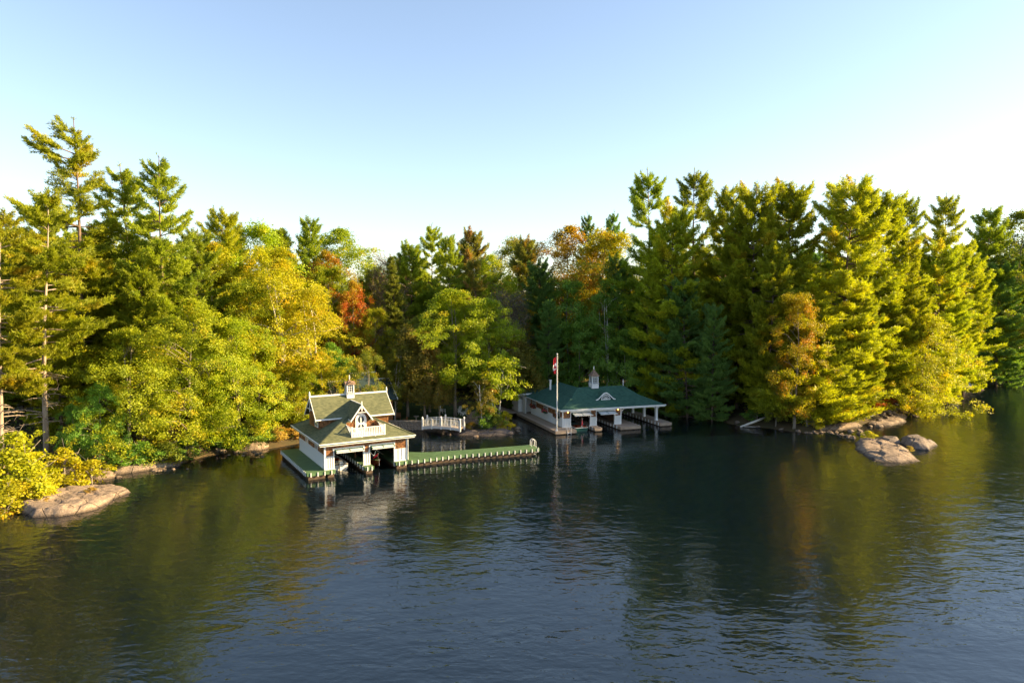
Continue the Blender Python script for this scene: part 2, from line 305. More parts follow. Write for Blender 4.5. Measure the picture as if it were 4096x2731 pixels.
def sdist(X, Y):
    X = np.asarray(X, float).ravel(); Y = np.asarray(Y, float).ravel()
    best = np.full(X.shape, 1e9); ins = np.zeros(X.shape, bool)
    for (ax, ay), (bx, by) in zip(SP, SQ):
        dx, dy = bx-ax, by-ay
        t = np.clip(((X-ax)*dx+(Y-ay)*dy)/(dx*dx+dy*dy), 0, 1)
        best = np.minimum(best, np.hypot(X-ax-t*dx, Y-ay-t*dy))
        if dy != 0: ins ^= ((ay > Y) != (by > Y)) & (X < (bx-ax)*(Y-ay)/dy+ax)
    return np.where(ins, best, -best)
def wob(X, Y):
    return np.sin(X*.31+1.3*np.sin(Y*.23))*np.sin(Y*.27+1.1*np.sin(X*.19+2))+.5*np.sin(X*.83+Y*.4)*np.sin(Y*.71-X*.3)
def ground(X, Y):
    X = np.asarray(X, float).ravel(); Y = np.asarray(Y, float).ravel()
    s = sdist(X, Y); n = wob(X, Y)
    land = .12+.95*(1-np.exp(-np.maximum(s,0)/2.2))+13*(1-np.exp(-np.maximum(s-6, 0)*.105/13))+.16*n*np.minimum(1, np.maximum(s, 0)/3)
    k = .085+.34*np.clip((np.hypot(X-48, Y-88)-13)/16, 0, 1)*np.clip((np.hypot(X+40, Y-63)-7)/9, 0, 1)
    bed = np.maximum(-.05+k*s+.12*n*np.minimum(1, -np.minimum(s, 0)/4), -8)
    return np.where(s > 0, land, bed)
def gz(x, y): return float(ground([x], [y])[0])
def axis(a, b, st, far):
    c = list(np.arange(a, b, st)); lo = []; q = a; d = st
    while q > -far: d *= 1.45; q -= d; lo.append(max(q, -far))
    hi = []; q = c[-1]; d = st
    while q < far: d *= 1.45; q += d; hi.append(min(q, far))
    return np.array(lo[::-1] + c + hi)
def grid_mesh(name, ax, ay, Z, m, smooth=True):
    nx, ny = len(ax), len(ay); X, Y = np.meshgrid(ax, ay)
    co = np.stack([X.ravel(), Y.ravel(), Z.ravel()], 1).astype(np.float32)
    i = np.arange(ny-1)[:, None]*nx+np.arange(nx-1)[None]; i = i.ravel()
    return np_mesh(name, co, np.stack([i, i+1, i+nx+1, i+nx], 1), m, smooth)
def np_mesh(name, co, faces, m, smooth=False, tone=None):
    me = bpy.data.meshes.new(name); n, k = faces.shape
    me.vertices.add(len(co)); me.vertices.foreach_set('co', np.ascontiguousarray(co, np.float32).ravel())
    me.loops.add(n*k); me.loops.foreach_set('vertex_index', np.ascontiguousarray(faces, np.int32).ravel())
    me.polygons.add(n); me.polygons.foreach_set('loop_start', np.arange(0, n*k, k, dtype=np.int32))
    if smooth: me.polygons.foreach_set('use_smooth', np.ones(n, bool))
    if tone is not None:
        at_ = me.attributes.new('tone', 'FLOAT', 'FACE'); at_.data.foreach_set('value', np.ascontiguousarray(tone, np.float32))
    me.update(calc_edges=True); me.validate()
    if m: me.materials.append(m)
    return me
gx = axis(-120, 170, 1.5, 2500); gy = axis(50, 250, 1.5, 2500)
GX, GY = np.meshgrid(gx, gy)
tag(link('ground', grid_mesh('ground', gx, gy, ground(GX, GY), M['ground'])), 'brown forest floor and lake bed sloping into the water', kind='structure')
tag(part('water', B(-2400, 2400, -2400, 2400, -11, 0), M['water']), 'dark rippled lake reflecting the woods and sky', kind='structure')
lx = np.arange(-20, 0.1, .8); ly = np.arange(97, 112, .8); LX, LY = np.meshgrid(lx, ly)
sl = sdist(LX, LY).reshape(LX.shape)
tag(link('lawn', grid_mesh('lawn', lx, ly, np.where(sl > .8, ground(LX, LY).reshape(LX.shape)+.05, ground(LX, LY).reshape(LX.shape)-.5), M['lawn'])), 'shaded green lawn behind the white bridge', kind='structure')

# ------------------------------------------------------------------ shared building pieces
def shingle_panel(name, parent, o, du, w, z0, z1, holes=(), n=None, seed=1):
    """courses of cedar shingles on a vertical wall: o = start point, du = unit direction along the wall"""
    rg = random.Random(seed); vv = []; ff = []; tn = []; du = Vector(du); n = Vector(n or (du.y, -du.x, 0)); o = Vector(o); z = z0; row = 0
    while z < z1-.02:
        h = min(.15, z1-z); x = -(row % 2)*.09
        while x < w:
            ww = rg.uniform(.14, .25); a, b = max(0, x), min(w, x+ww-.012); x += ww
            if b-a < .03: continue
            c = (a+b)/2; zc = z+h/2
            if any(h0 < c < h1 and k0 < zc < k1 for h0, h1, k0, k1 in holes): continue
            t = rg.uniform(.018, .034); dz = rg.uniform(-.008, .008)
            p0 = o+du*a; p1 = o+du*b; i = len(vv)
            vv += [p0+n*t+Vector((0,0,z+dz)), p1+n*t+Vector((0,0,z+dz)), p1+n*.006+Vector((0,0,z+h)), p0+n*.006+Vector((0,0,z+h)), p0+Vector((0,0,z+dz)), p1+Vector((0,0,z+dz))]
            ff += [(i, i+1, i+2, i+3), (i+4, i+5, i+1, i)]; q = rg.random(); tn += [q, q]
        z += h; row += 1
    me = np_mesh(name, np.array([tuple(v) for v in vv]), np.array(ff), M['wall_shingle'], False, np.array(tn))
    return tag(link(name, me, parent), kind='stuff')
def battens(parent, xs, fixed, z0, z1, ax='x', out=-1):
    me = None
    for x in xs:
        if me is None: me = (B(-.03, .03, -.028, .028, 0, z1-z0)).mesh('batten', M['white_trim'])
        o = link('batten', me, parent)
        if ax == 'x': o.location = (x, fixed+out*.028, z0)
        else: o.location = (fixed+out*.028, x, z0); o.rotation_euler = (0, 0, math.pi/2)
def frange(a, b, n): return [a+(b-a)*i/(n-1) for i in range(n)]
def window(parent, x0, x1, y, z0, z1, axis_='x', out=-1, nx=3, nz=1, name='window'):
    """window in a wall; axis_ 'x' = wall runs along x at y; 'y' = wall runs along y at x=y"""
    def bx(a, b, d0, d1, c, d):
        d0, d1 = sorted((y+out*d0, y+out*d1))
        return B(a, b, d0, d1, c, d) if axis_ == 'x' else B(d0, d1, a, b, c, d)
    fr = MB(); t = .07
    for q in ((x0-t, x1+t, z0-t, z0), (x0-t, x1+t, z1, z1+t), (x0-t, x0, z0, z1), (x1, x1+t, z0, z1)):
        b = bx(q[0], q[1], .005, .075, q[2], q[3]); fr.add(b.v, b.f)
    f = part(name, fr, M['white_trim'], parent)
    mu = MB()
    for i in range(1, nx): xx = x0+(x1-x0)*i/nx; b = bx(xx-.02, xx+.02, .03, .055, z0, z1); mu.add(b.v, b.f)
    for i in range(1, nz): zz = z0+(z1-z0)*i/nz; b = bx(x0, x1, .032, .053, zz-.02, zz+.02); mu.add(b.v, b.f)
    if mu.v: part('muntin', mu, M['white_trim'], f)
    part('pane', bx(x0, x1, .03, .042, z0, z1), M['glass'], f); return f
def finial(parent, x, y, z0, h, r=.07):
    part('finial', MB().lathe([(r, 0), (r, h*.55), (r*1.7, h*.6), (r*1.7, h*.64), (r*.8, h*.68), (r*1.1, h*.78), (.012, h)], (x, y, z0), 8), M['white_trim'], parent)
def awning_door(parent, x0, x1, z, out=.85, drop=.28):
    d = MB(); y0, y1 = -.12, -.12-out; zz = lambda y: z-drop*(y-y0)/(y1-y0)
    xm = (x0+x1)/2; w = .09
    for a, b in ((x0, x0+w), (xm-w/2, xm+w/2), (x1-w, x1)):
        d.extr([(a,y0,zz(y0)), (b,y0,zz(y0)), (b,y1,zz(y1)), (a,y1,zz(y1))], (0,0,-.06))
    for ya, yb in ((y0, y0-.09), (y1+.09, y1)):
        d.extr([(x0,ya,zz(ya)+.004), (x1,ya,zz(ya)+.004), (x1,yb,zz(yb)+.004), (x0,yb,zz(yb)+.004)], (0,0,-.068))
    f = part('overhead_door', d, M['green_trim'], parent)
    for a, b in ((x0+w, xm-w/2), (xm+w/2, x1-w)):
        part('door_panel', MB().extr([(a,y0-.09,zz(y0-.09)-.015), (b,y0-.09,zz(y0-.09)-.015), (b,y1+.09,zz(y1+.09)-.015), (a,y1+.09,zz(y1+.09)-.015)], (0,0,-.02)), M['sheer'], f)
    part('door_edge', B(x0, x1, y1-.03, y1-.003, zz(y1)-.07, zz(y1)+.01), M['white_trim'], f)
    return f
def cupola(parent, cx, cy, zb, w, zr, zp, roofm, gable=False):
    """lantern on the ridge: base box, corner posts, muntins, panes, roof and finial"""
    r = part('cupola', B(cx-w*.6, cx+w*.6, cy-w*.6, cy+w*.6, zb, zb+.62), M['white'], parent)
    pk = MB()
    for i in range(7):
        a = -w*.62+i*w*1.24/6
        for q in ((a, -w*.62), (a, w*.62), (-w*.62, a), (w*.62, a)):
            pk.box(cx+q[0]-.025, cx+q[0]+.025, cy+q[1]-.025, cy+q[1]+.025, zb+.5, zb+.86)
    part('picket', pk, M['white_trim'], r)
    ps = MB(); h = w/2; zl = zb+.62
    for sx in (-1, 1):
        for sy in (-1, 1): ps.box(cx+sx*h-.06, cx+sx*h+.06, cy+sy*h-.06, cy+sy*h+.06, zl, zr)
    for zz in (zl+.02, zr-.10): ps.box(cx-h-.05, cx+h+.05, cy-h-.05, cy+h+.05, zz, zz+.08)
    part('corner_post', ps, M['white_trim'], r)
    part('lantern_glass', B(cx-h+.03, cx+h-.03, cy-h+.03, cy+h-.03, zl, zr), M['glass'], r)
    mu = MB()
    for k in (-.17, .17):
        mu.box(cx+k*w-.018, cx+k*w+.018, cy-h+.005, cy+h-.005, zl, zr); mu.box(cx-h+.007, cx+h-.007, cy+k*w-.018, cy+k*w+.018, zl, zr)
    for k in range(1, 4): zz = zl+(zr-zl)*k/4; mu.box(cx-h+.01, cx+h-.01, cy-h+.01, cy+h-.01, zz-.018, zz+.018)
    part('muntin', mu, M['white_trim'], r)
    rf = MB(); e = w*.74; prof = [(e, 0), (e*.62, (zp-zr)*.36), (e*.3, (zp-zr)*.68), (.03, zp-zr)]
    vv = []; ff = []
    for q, z in prof: vv += [(cx-q,cy-q,zr+z), (cx+q,cy-q,zr+z), (cx+q,cy+q,zr+z), (cx-q,cy+q,zr+z)]
    for i in range(3):
        for k in range(4): ff.append((i*4+k, i*4+(k+1) % 4, i*4+4+(k+1) % 4, i*4+4+k))
    ff += [(3,2,1,0), (12,13,14,15)]
    rf.add(vv, ff)
    if gable:
        for sx, sy in ((0,-1), (-1,0), (1,0), (0,1)):
            px, py = -sy, sx
            b0 = Vector((cx+sx*(e+.04), cy+sy*(e+.04), zr)); p_ = Vector((px, py, 0))
            rf.extr([b0-p_*e*.9, b0+p_*e*.9, b0+Vector((0,0,(zp-zr)*.62))], (-sx*e*.9, -sy*e*.9, 0))
    part('cupola_roof', rf, roofm, r)
    finial(r, cx, cy, zp-.06, .55, .06)
    return r
def bumpers(parent, pts, step, z0, z1, off=.05, m=None, w=.085):
    """white bumper posts set along the edge polyline pts (outward normal to the right of travel)"""
    me = B(-w/2, w/2, -.05, .05, z0, z1).mesh('bumper_post', m or M['white_trim']); acc = step*.5
    for a, b in zip(pts, pts[1:]):
        a = Vector((*a, 0)); b = Vector((*b, 0)); L_ = (b-a).length; d = (b-a)/L_; n = Vector((d.y, -d.x, 0))
        while acc < L_:
            o = link('bumper_post', me, parent); p = a+d*acc+n*off; o.location = p; o.rotation_euler = (0, 0, math.atan2(d.y, d.x)); acc += step
        acc -= L_
def boards_x(parent, x0, x1, y0, y1, z, bw, m, t=.05):
    """deck boards lying across x, laid one after another along y"""
    n = max(1, int(round((y1-y0)/bw))); w = (y1-y0)/n
    me = B(x0, x1, 0, w-.018, -t, 0).mesh('deck_board', m)
    for i in range(n): link('deck_board', me, parent, (0, y0+i*w, z-random.random()*.006))
def boards_y(parent, x0, x1, y0, y1, z, bw, m, t=.05):
    n = max(1, int(round((x1-x0)/bw))); w = (x1-x0)/n
    me = B(0, w-.018, y0, y1, -t, 0).mesh('deck_board', m)
    for i in range(n): link('deck_board', me, parent, (x0+i*w, 0, z-random.random()*.006))
random.seed(3)

# ------------------------------------------------------------------ near boathouse (green deck, balcony)
b1 = thing('boathouse', 'two-storey boathouse with olive green hip roof, white balcony and cupola', 'boathouse', (-19.58, 70.70, 0), R_(30.3))
W, D = 9.07, 11.6; ZD, ZE = .75, 3.42
OP = [(.95, 4.11), (4.85, 7.58)]; ZO = 2.82; ZW = 2.16
wall = part('wall', B(.002, .14, .14, D-.14, ZD, ZE), M['white'], b1)
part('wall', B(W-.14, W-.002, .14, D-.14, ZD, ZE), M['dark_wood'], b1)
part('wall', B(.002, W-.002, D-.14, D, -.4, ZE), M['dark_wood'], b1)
for a, b in ((0, .95), (4.11, 4.85), (7.58, W)):
    pr = part('pier', B(a, b, 0, .14, ZD, ZE-.001), M['white'], b1)
    battens(pr, frange(a+.12, b-.1, 4 if b-a > .9 else 3), 0, ZD+.1, ZW-.02)
    part('plinth', B(a-.01, b+.01, -.045, -.002, ZD, ZD+.1), M['white_trim'], pr)
part('lintel', MB().box(.95, 4.11, .003, .137, ZO, ZE-.002).box(4.85, 7.58, .003, .137, ZO, ZE-.002), M['dark_wood'], b1)
shingle_panel('front_shingles', b1, (0, -.002, 0), (1,0,0), W, ZW, ZE, [(.85, 4.21, 0, ZO+.1), (4.75, 7.68, 0, ZO+.1)], seed=2)
shingle_panel('side_shingles', b1, (-.002, D, 0), (0,-1,0), D, 2.28, ZE, [(D-8.2, D-7.1, 2.3, 3.15), (D-4.0, D-2.9, 2.3, 3.15)], n=(-1,0,0), seed=3)
battens(wall, frange(.4, D-.4, 30), 0, ZD+.05, 2.26, 'y')
part('sill_band', B(-.05, -.004, 0, D, 2.22, 2.28), M['white_trim'], wall)
part('base_board', B(-.04, -.004, 0, D, ZD, ZD+.12), M['white_trim'], wall)
for y0 in (7.1, 2.9): window(b1, y0+.05, y0+1.05, 0, 2.36, 3.08, 'y', -1, 4, 1)
for k, (a, b) in enumerate(OP):
    tr = MB().box(a-.12, a+.003, -.055, .2, .25, ZO+.13).box(b-.003, b+.12, -.055, .2, .25, ZO+.13).box(a+.003, b-.003, -.055, .2, ZO, ZO+.13)
    part('door_trim', tr, M['white_trim'], b1)
    awning_door(b1, a+.06, b-.06, ZO-.03, .55, .2)
part('corner_board', MB().box(-.06, .07, -.06, -.003, ZD, ZE).box(-.06, -.003, -.003, .1, ZD, ZE), M['white_trim'], b1)
part('corner_board', B(W-.08, W+.05, -.06, -.003, ZD, ZE), M['white_trim'], b1)
part('downspout', MB().tube([(-.62,-.55,3.5), (-.62,-.5,3.38), (-.12,-.12,3.25), (-.12,-.12,ZD+.05)], .05, 6), M['white_trim'], b1)
part('downspout', MB().tube([(W+.6,-.55,3.5), (W+.6,-.5,3.38), (W+.1,-.12,3.2), (W+.1,-.12,ZD+.05)], .05, 6), M['white_trim'], b1)
# hip roof with the balcony cut out of the front slope
OV = .7; E0, E1, F0, F1 = -OV, W+OV, -OV, D+OV; SL = .479; ZR = 3.66
zf = lambda y: ZR+SL*(y-F0)
k_ = 4.75; top = ZR+SL*k_
rf = MB(); th = (0,0,-.1); bx0, bx1, by0, by1 = 2.95, 6.40, .05, 2.4
rf.extr([(E0,F0,ZR), (E1,F0,ZR), (E1-by0-OV, by0, zf(by0)), (E0+by0+OV, by0, zf(by0))], th)
rf.extr([(by0,by0,zf(by0)), (bx0,by0,zf(by0)), (bx0,by1,zf(by1)), (by1,by1,zf(by1))], th)
rf.extr([(bx1,by0,zf(by0)), (W-by0,by0,zf(by0)), (W-by1,by1,zf(by1)), (bx1,by1,zf(by1))], th)
rf.extr([(by1,by1,zf(by1)), (W-by1,by1,zf(by1)), (E1-k_,F0+k_,top), (E0+k_,F0+k_,top)], th)
rf.extr([(E0,F1,ZR), (E0,F0,ZR), (E0+k_,F0+k_,top), (E0+k_,F1-k_,top)], th)
rf.extr([(E1,F0,ZR), (E1,F1,ZR), (E1-k_,F1-k_,top), (E1-k_,F0+k_,top)], th)
rf.extr([(E1,F1,ZR), (E0,F1,ZR), (E0+k_,F1-k_,top), (E1-k_,F1-k_,top)], th)
roof = part('lower_roof', rf, M['roof'], b1)
for (x, y) in ((E0, F0), (E1, F0), (E0, F1), (E1, F1)):
    sx = 1 if x < 2 else -1; sy = 1 if y < 2 else -1
    part('hip_cap', MB().bar((x, y, ZR+.02), (x+sx*(k_-.2), y+sy*(k_-.2), ZR+SL*(k_-.2)+.02), .2, .04), M['roof'], roof)
g = .035
def ring(mb, x0, x1, y0, y1, t, z0, z1):
    mb.box(x0, x1, y0, y0+t, z0, z1).box(x0, x1, y1-t, y1, z0, z1).box(x0, x0+t, y0+t, y1-t, z0, z1).box(x1-t, x1, y0+t, y1-t, z0, z1); return mb
part('gutter', ring(MB(), E0-.09, E1+.09, F0-.09, F1+.09, .085, ZR-.11, ZR-.005), M['white_trim'], roof)
part('drip_edge', ring(MB(), E0-.06, E1+.06, F0-.06, F1+.06, .05, ZR-.19, ZR-.112), M['green_trim'], roof)
part('fascia', ring(MB(), E0, E1, F0, F1, .06, ZR-.30, ZR-.192), M['white_trim'], roof)
part('soffit', B(E0+.06, E1-.06, F0+.06, F1-.06, ZR-.29, ZR-.25), M['white'], roof)
# balcony recess
bal = part('balcony', B(bx0, bx1, by0-.3, by1, 3.93, 4.0), M['white'], b1)
for x in (bx0, bx1):
    part('cheek_wall', MB().extr([(x-.03, by0, 3.95), (x-.03, by1, 3.95), (x-.03, by1, zf(by1)-.02), (x-.03, by0, zf(by0)-.02)], (.06,0,0)), M['brown_wood'], bal)
shingle_panel('cheek_shingles', b1, (bx1-.032, by1, 0), (0,-1,0), 2.0, 4.0, 5.0, [(.0+.55*i, 9, 4.85-.26*i, 9) for i in range(4)], n=(-1,0,0), seed=5)
part('back_wall', B(bx0, bx1, by1, by1+.1, 3.95, zf(by1)-.01), M['brown_wood'], bal)
shingle_panel('balcony_shingles', b1, (bx0, by1-.003, 0), (1,0,0), bx1-bx0, 4.0, 5.1, [(.98, 2.5, 0, 9)], seed=6)
for i, x in enumerate((2.86, 6.49)):
    part('newel_post', MB().box(x-.07, x+.07, -.2, -.06, 3.72, 5.0).box(x-.09, x+.09, -.22, -.04, 5.0, 5.05), M['white_trim'], bal)
rl = part('front_rail', MB().box(2.93, 6.42, -.17, -.09, 4.86, 4.93).box(2.93, 6.42, -.165, -.095, 3.95, 4.01), M['white_trim'], bal)
me = B(-.045, .045, -.02, .02, 4.01, 4.86).mesh('baluster', M['white_trim'])
for x in frange(3.08, 6.27, 18): link('baluster', me, rl, (x, -.13, 0))
for x in (2.86, 6.49):
    sr = part('side_rail', MB().box(x-.04, x+.04, -.06, 1.9, 4.86, 4.93).extr([(x-.03,-.06,4.05), (x-.03,.0,4.05), (x-.03,1.9,zf(1.9)+.06), (x-.03,1.9,zf(1.9)+.0), (x-.03,-.06,3.97)], (.06,0,0)), M['white_trim'], bal)
    for y in frange(.12, 1.5, 8): part('baluster', B(x-.02, x+.02, y-.04, y+.04, zf(y)+.02, 4.86), M['white_trim'], sr)
for x in (3.9, 5.4): part('bracket', B(x-.06, x+.06, -.25, .05, 3.78, 3.93), M['white_trim'], bal)
# dormer
dm = part('dormer', MB().extr([(3.74,by1-.01,4.0), (5.50,by1-.01,4.0), (5.50,by1-.01,5.78), (4.62,by1-.01,6.98), (3.74,by1-.01,5.78)], (0,2.8,0)), M['brown_wood'], b1)
shingle_panel('dormer_shingles', b1, (3.74, by1-.016, 0), (1,0,0), 1.76, 5.05, 6.8, [(.22, 1.54, 0, 6.15)]+[(-1, .1+.11*i, 5.75+.15*i, 9) for i in range(8)]+[(1.66-.11*i, 3, 5.75+.15*i, 9) for i in range(8)], seed=8)
dr = MB()
for s in (-1, 1):
    dr.extr([(4.62, 1.95, 7.06), (4.62+s*1.2, 1.95, 5.42), (4.62+s*1.2, 4.9, 5.42), (4.62, 5.9, 7.06)][::s], (0,0,-.09))
part('dormer_roof', dr, M['roof'], dm)
bb = MB()
for s in (-1, 1): bb.extr([(4.62, 1.93, 7.09), (4.62+s*1.26, 1.93, 5.37), (4.62+s*1.26, 1.93, 5.17), (4.62, 1.93, 6.86)][::s], (0,-.06,0))
part('bargeboard', bb, M['white_trim'], dm)
for x in (3.36, 5.82): part('dormer_eave', B(x, x+.06, 1.95, 3.6, 5.28, 5.40), M['white_trim'], dm)
part('dormer_ridge', B(4.56, 4.68, 1.9, 5.85, 7.05, 7.12), M['white_trim'], dm)
part('king_post', MB().box(4.57, 4.67, 1.84, 1.94, 6.35, 7.42).bar((4.15,1.89,6.2), (5.09,1.89,6.2), .05, .07), M['white_trim'], dm)
# balcony door with oval lights
def arch_ring(cx, y, zc, rx, rz, w, t, n=24, a0=0, a1=2*math.pi):
    mb = MB(); pts = []
    for i in range(n+1):
        a = a0+(a1-a0)*i/n; pts.append((cx+rx*math.cos(a), zc+rz*math.sin(a), cx+(rx+w)*math.cos(a), zc+(rz+w)*math.sin(a)))
    for p, q in zip(pts, pts[1:]): mb.extr([(p[0],y,p[1]), (p[2],y,p[3]), (q[2],y,q[3]), (q[0],y,q[1])], (0,-t,0))
    return mb
dx = 4.62
pts = [(dx-.52, 4.0), (dx-.52, 5.35)]+[(dx+.52*math.cos(a), 5.35+.6*math.sin(a)) for a in [math.pi*(1-i/10) for i in range(1, 10)]]+[(dx+.52, 5.35), (dx+.52, 4.0)]
dd = part('balcony_door', MB().extr([(x, by1-.05, z) for x, z in pts][::-1], (0,-.05,0)), M['white'], b1)
part('door_frame', arch_ring(dx, by1-.06, 5.35, .50, .58, .12, .08, 14, 0, math.pi).box(dx-.62, dx-.5, by1-.14, by1-.06, 4, 5.35).box(dx+.5, dx+.62, by1-.14, by1-.06, 4, 5.35), M['white_trim'], dd)
def disc(cx, y, zc, rx, rz, t, n=20): return MB().extr([(cx+rx*math.cos(2*math.pi*i/n), y, zc+rz*math.sin(2*math.pi*i/n)) for i in range(n)], (0,-t,0))
for zc, rz in ((5.36, .42), (4.48, .36)): part('oval_pane', disc(dx, by1-.1, zc, .37, rz, .012), M['glass'], dd); part('oval_trim', arch_ring(dx, by1-.1, zc, .37, rz, .05, .03), M['white_trim'], dd)
part('door_stile', MB().box(dx-.05, dx+.05, by1-.135, by1-.103, 4.02, 5.92).box(dx-.45, dx+.45, by1-.137, by1-.105, 4.86, 4.95), M['white_trim'], dd)
# upper storey
up = part('upper_wall', MB().extr([(.55,4.4,4.1), (.55,8.6,4.1), (.55,8.6,5.75), (.55,6.5,7.5), (.55,4.4,5.75)], (8.0,0,0)), M['brown_wood'], b1)
shingle_panel('upper_front_shingles', b1, (.55, 4.395, 0), (1,0,0), 8.0, 4.15, 5.6, seed=9)
shingle_panel('upper_gable_shingles', b1, (.545, 8.6, 0), (0,-1,0), 4.2, 4.15, 7.3, [(2.6, 3.9, 4.4, 5.75)]+[(-1, .17*i, 5.7+.15*i, 9) for i in range(12)]+[(4.2-.17*i, 9, 5.7+.15*i, 9) for i in range(12)], n=(-1,0,0), seed=10)
window(b1, 4.75, 5.95, .545, 4.5, 5.65, 'y', -1, 3, 3)
ur = MB(); ux0, ux1 = .1, 9.1
ur.extr([(ux0,4.0,5.46), (ux1,4.0,5.46), (ux1,6.5,7.64), (ux0,6.5,7.64)], (0,0,-.1))
ur.extr([(ux0,6.5,7.64), (ux1,6.5,7.64), (ux1,9.0,5.46), (ux0,9.0,5.46)], (0,0,-.1))
urf = part('upper_roof', ur, M['roof'], b1)
part('ridge_cap', B(ux0, ux1, 6.43, 6.57, 7.62, 7.75), M['white_trim'], urf)
cr = MB()
for i in range(72): cr.box(ux0+.1+i*.123, ux0+.17+i*.123, 6.48, 6.52, 7.75, 7.80)
part('ridge_cresting', cr, M['white_trim'], urf)
part('eave_fascia', MB().box(ux0, ux1, 3.94, 3.997, 5.30, 5.45).box(ux0, ux1, 9.003, 9.06, 5.30, 5.45), M['white_trim'], urf)
for x, s in ((ux0, -1), (ux1, 1)):
    rk = MB()
    for sy in (-1, 1): rk.extr([(x, 6.5, 7.66), (x, 6.5+sy*2.56, 5.43), (x, 6.5+sy*2.56, 5.22), (x, 6.5, 7.42)][::sy*s], (s*.06,0,0))
    rk.bar((x+s*.03, 5.4, 6.3), (x+s*.03, 7.6, 6.3), .06, .1); rk.bar((x+s*.03, 6.5, 6.0), (x+s*.03, 6.5, 7.4), .08, .08)
    part('rake_board', rk, M['white_trim'], urf); finial(urf, x+s*.03, 6.5, 7.3, 1.0, .075)
cupola(b1, 4.66, 6.5, 7.12, .74, 8.82, 9.42, M['bronze_shingle'], True)
# decks of the near boathouse
dk = thing('boat_dock', 'green painted deck wrapped round the near boathouse, white bumper posts on its edge', 'dock', (-19.58, 70.70, 0), R_(30.3))
def deck_block(parent, x0, x1, y0, y1, z, m, fm, th=.06, fh=.34, boards=None, name='deck_panel'):
    if boards: 
        (boards_x if boards == 'x' else boards_y)(parent, x0, x1, y0, y1, z, .2, m)
    else: part(name, B(x0-.03, x1+.03, y0-.03, y1+.03, z-th, z), m, parent)
    part('fascia', ring(MB(), x0, x1, y0, y1, .06, z-fh, z-th-.001), fm, parent)
    part('crib', MB().box(x0+.12, x1-.12, y0+.12, y1-.12, -1.2, z-fh*.8), M['wet_timber'], parent)
deck_block(dk, -2.0, -.003, -.5, 12.2, ZD-.002, M['green_deck'], M['green_deck'])
deck_block(dk, .03, .93, -.5, 11.4, ZD-.004, M['green_deck'], M['green_deck'])
deck_block(dk, 4.0, 4.96, -.95, 11.4, ZD-.004, M['green_deck'], M['green_deck'])
bumpers(dk, [(-2.0, 12.2), (-2.0, -.5)], .62, ZD-.42, ZD+.02); bumpers(dk, [(-2.0, -.5), (.93, -.5)], .72, ZD-.42, ZD+.02)
bumpers(dk, [(.93, -.5), (.93, 11)], .9, ZD-.42, ZD+.02); bumpers(dk, [(4.0, 11), (4.0, -.95)], .9, ZD-.42, ZD+.02)
bumpers(dk, [(4.0, -.95), (4.96, -.95)], .48, ZD-.42, ZD+.02)
part('roof_post', MB().box(4.4, 4.55, 4.0, 4.15, ZD, 3.3).box(4.4, 4.55, 8.0, 8.15, ZD, 3.3), M['brown_wood'], b1)
# long curved dock
FR = [(7.62,-.5), (9.2,-.5), (10.6,-.58), (14.3,-.62), (17.6,-1.1), (20.9,-1.75), (25.1,-2.45)]
BKp = [(7.62,11.4), (9.25,6.0), (10.3,4.3), (12.3,2.75), (15.0,1.95), (18.5,1.15), (25.5,-.1)]
def resample(p, n):
    p = [Vector(q) for q in p]; d = [0]
    for a, b in zip(p, p[1:]): d.append(d[-1]+(b-a).length)
    o = []
    for i in range(n):
        t = d[-1]*i/(n-1); k = max(j for j in range(len(d)-1) if d[j] <= t+1e-9); f = (t-d[k])/(d[k+1]-d[k]); o.append(p[k].lerp(p[k+1], f))
    return o
ld = thing('swimming_dock', 'long curved green plank dock running out from the near boathouse', 'dock', (-19.58, 70.70, 0), R_(30.3))
def spline(p, n):
    p = [Vector(q) for q in p]; o = []
    q = [p[0]*2-p[1]]+p+[p[-1]*2-p[-2]]
    for i in range(1, len(q)-2):
        for k in range(n):
            t = k/n; a, b, c, d = q[i-1], q[i], q[i+1], q[i+2]
            o.append(.5*((2*b)+(c-a)*t+(2*a-5*b+4*c-d)*t*t+(3*b-a-3*c+d)*t**3))
    return o+[p[-1]]
deck_block(ld, 7.62, 9.05, -.5, 11.3, ZD-.004, M['green_deck'], M['green_deck'])
fs = resample(spline(FR[1:], 8), 97); bs = resample(spline(BKp[1:], 8), 97)
for i in range(96):
    a, b, c, d = fs[i], fs[i+1], bs[i+1], bs[i]; e = .13
    a2, d2 = a.lerp(b, e), d.lerp(c, e); z = ZD-.012-.006*random.random()
    part('deck_board', MB().extr([(a2.x,a2.y,z), (b.x,b.y,z), (c.x,c.y,z), (d2.x,d2.y,z)], (0,0,-.05)), M['green_deck'], ld)
fa = MB()
for pts_ in (fs[::4], bs[::4]):
    for a, b in zip(pts_, pts_[1:]): fa.bar((a.x,a.y,ZD-.2), (b.x,b.y,ZD-.2), .05, .25)
a, b = fs[-1], bs[-1]; fa.bar((a.x,a.y,ZD-.2), (b.x,b.y,ZD-.2), .05, .25)
part('fascia', fa, M['green_deck'], ld)
cb_ = MB()
for i in range(0, 92, 4):
    a, b, c, d = fs[i], fs[i+4], bs[i+4], bs[i]
    a, d = a.lerp(d, .06), d.lerp(a, .06); b, c = b.lerp(c, .06), c.lerp(b, .06)
    cb_.extr([(p.x, p.y, ZD-.32) for p in (a, b, c, d)], (0,0,-1.6))
part('crib', cb_, M['wet_timber'], ld)
bumpers(ld, [(p.x, p.y) for p in [Vector((7.62,-.5))]+fs]+[(bs[-1].x, bs[-1].y)], .74, ZD-.42, ZD+.01)
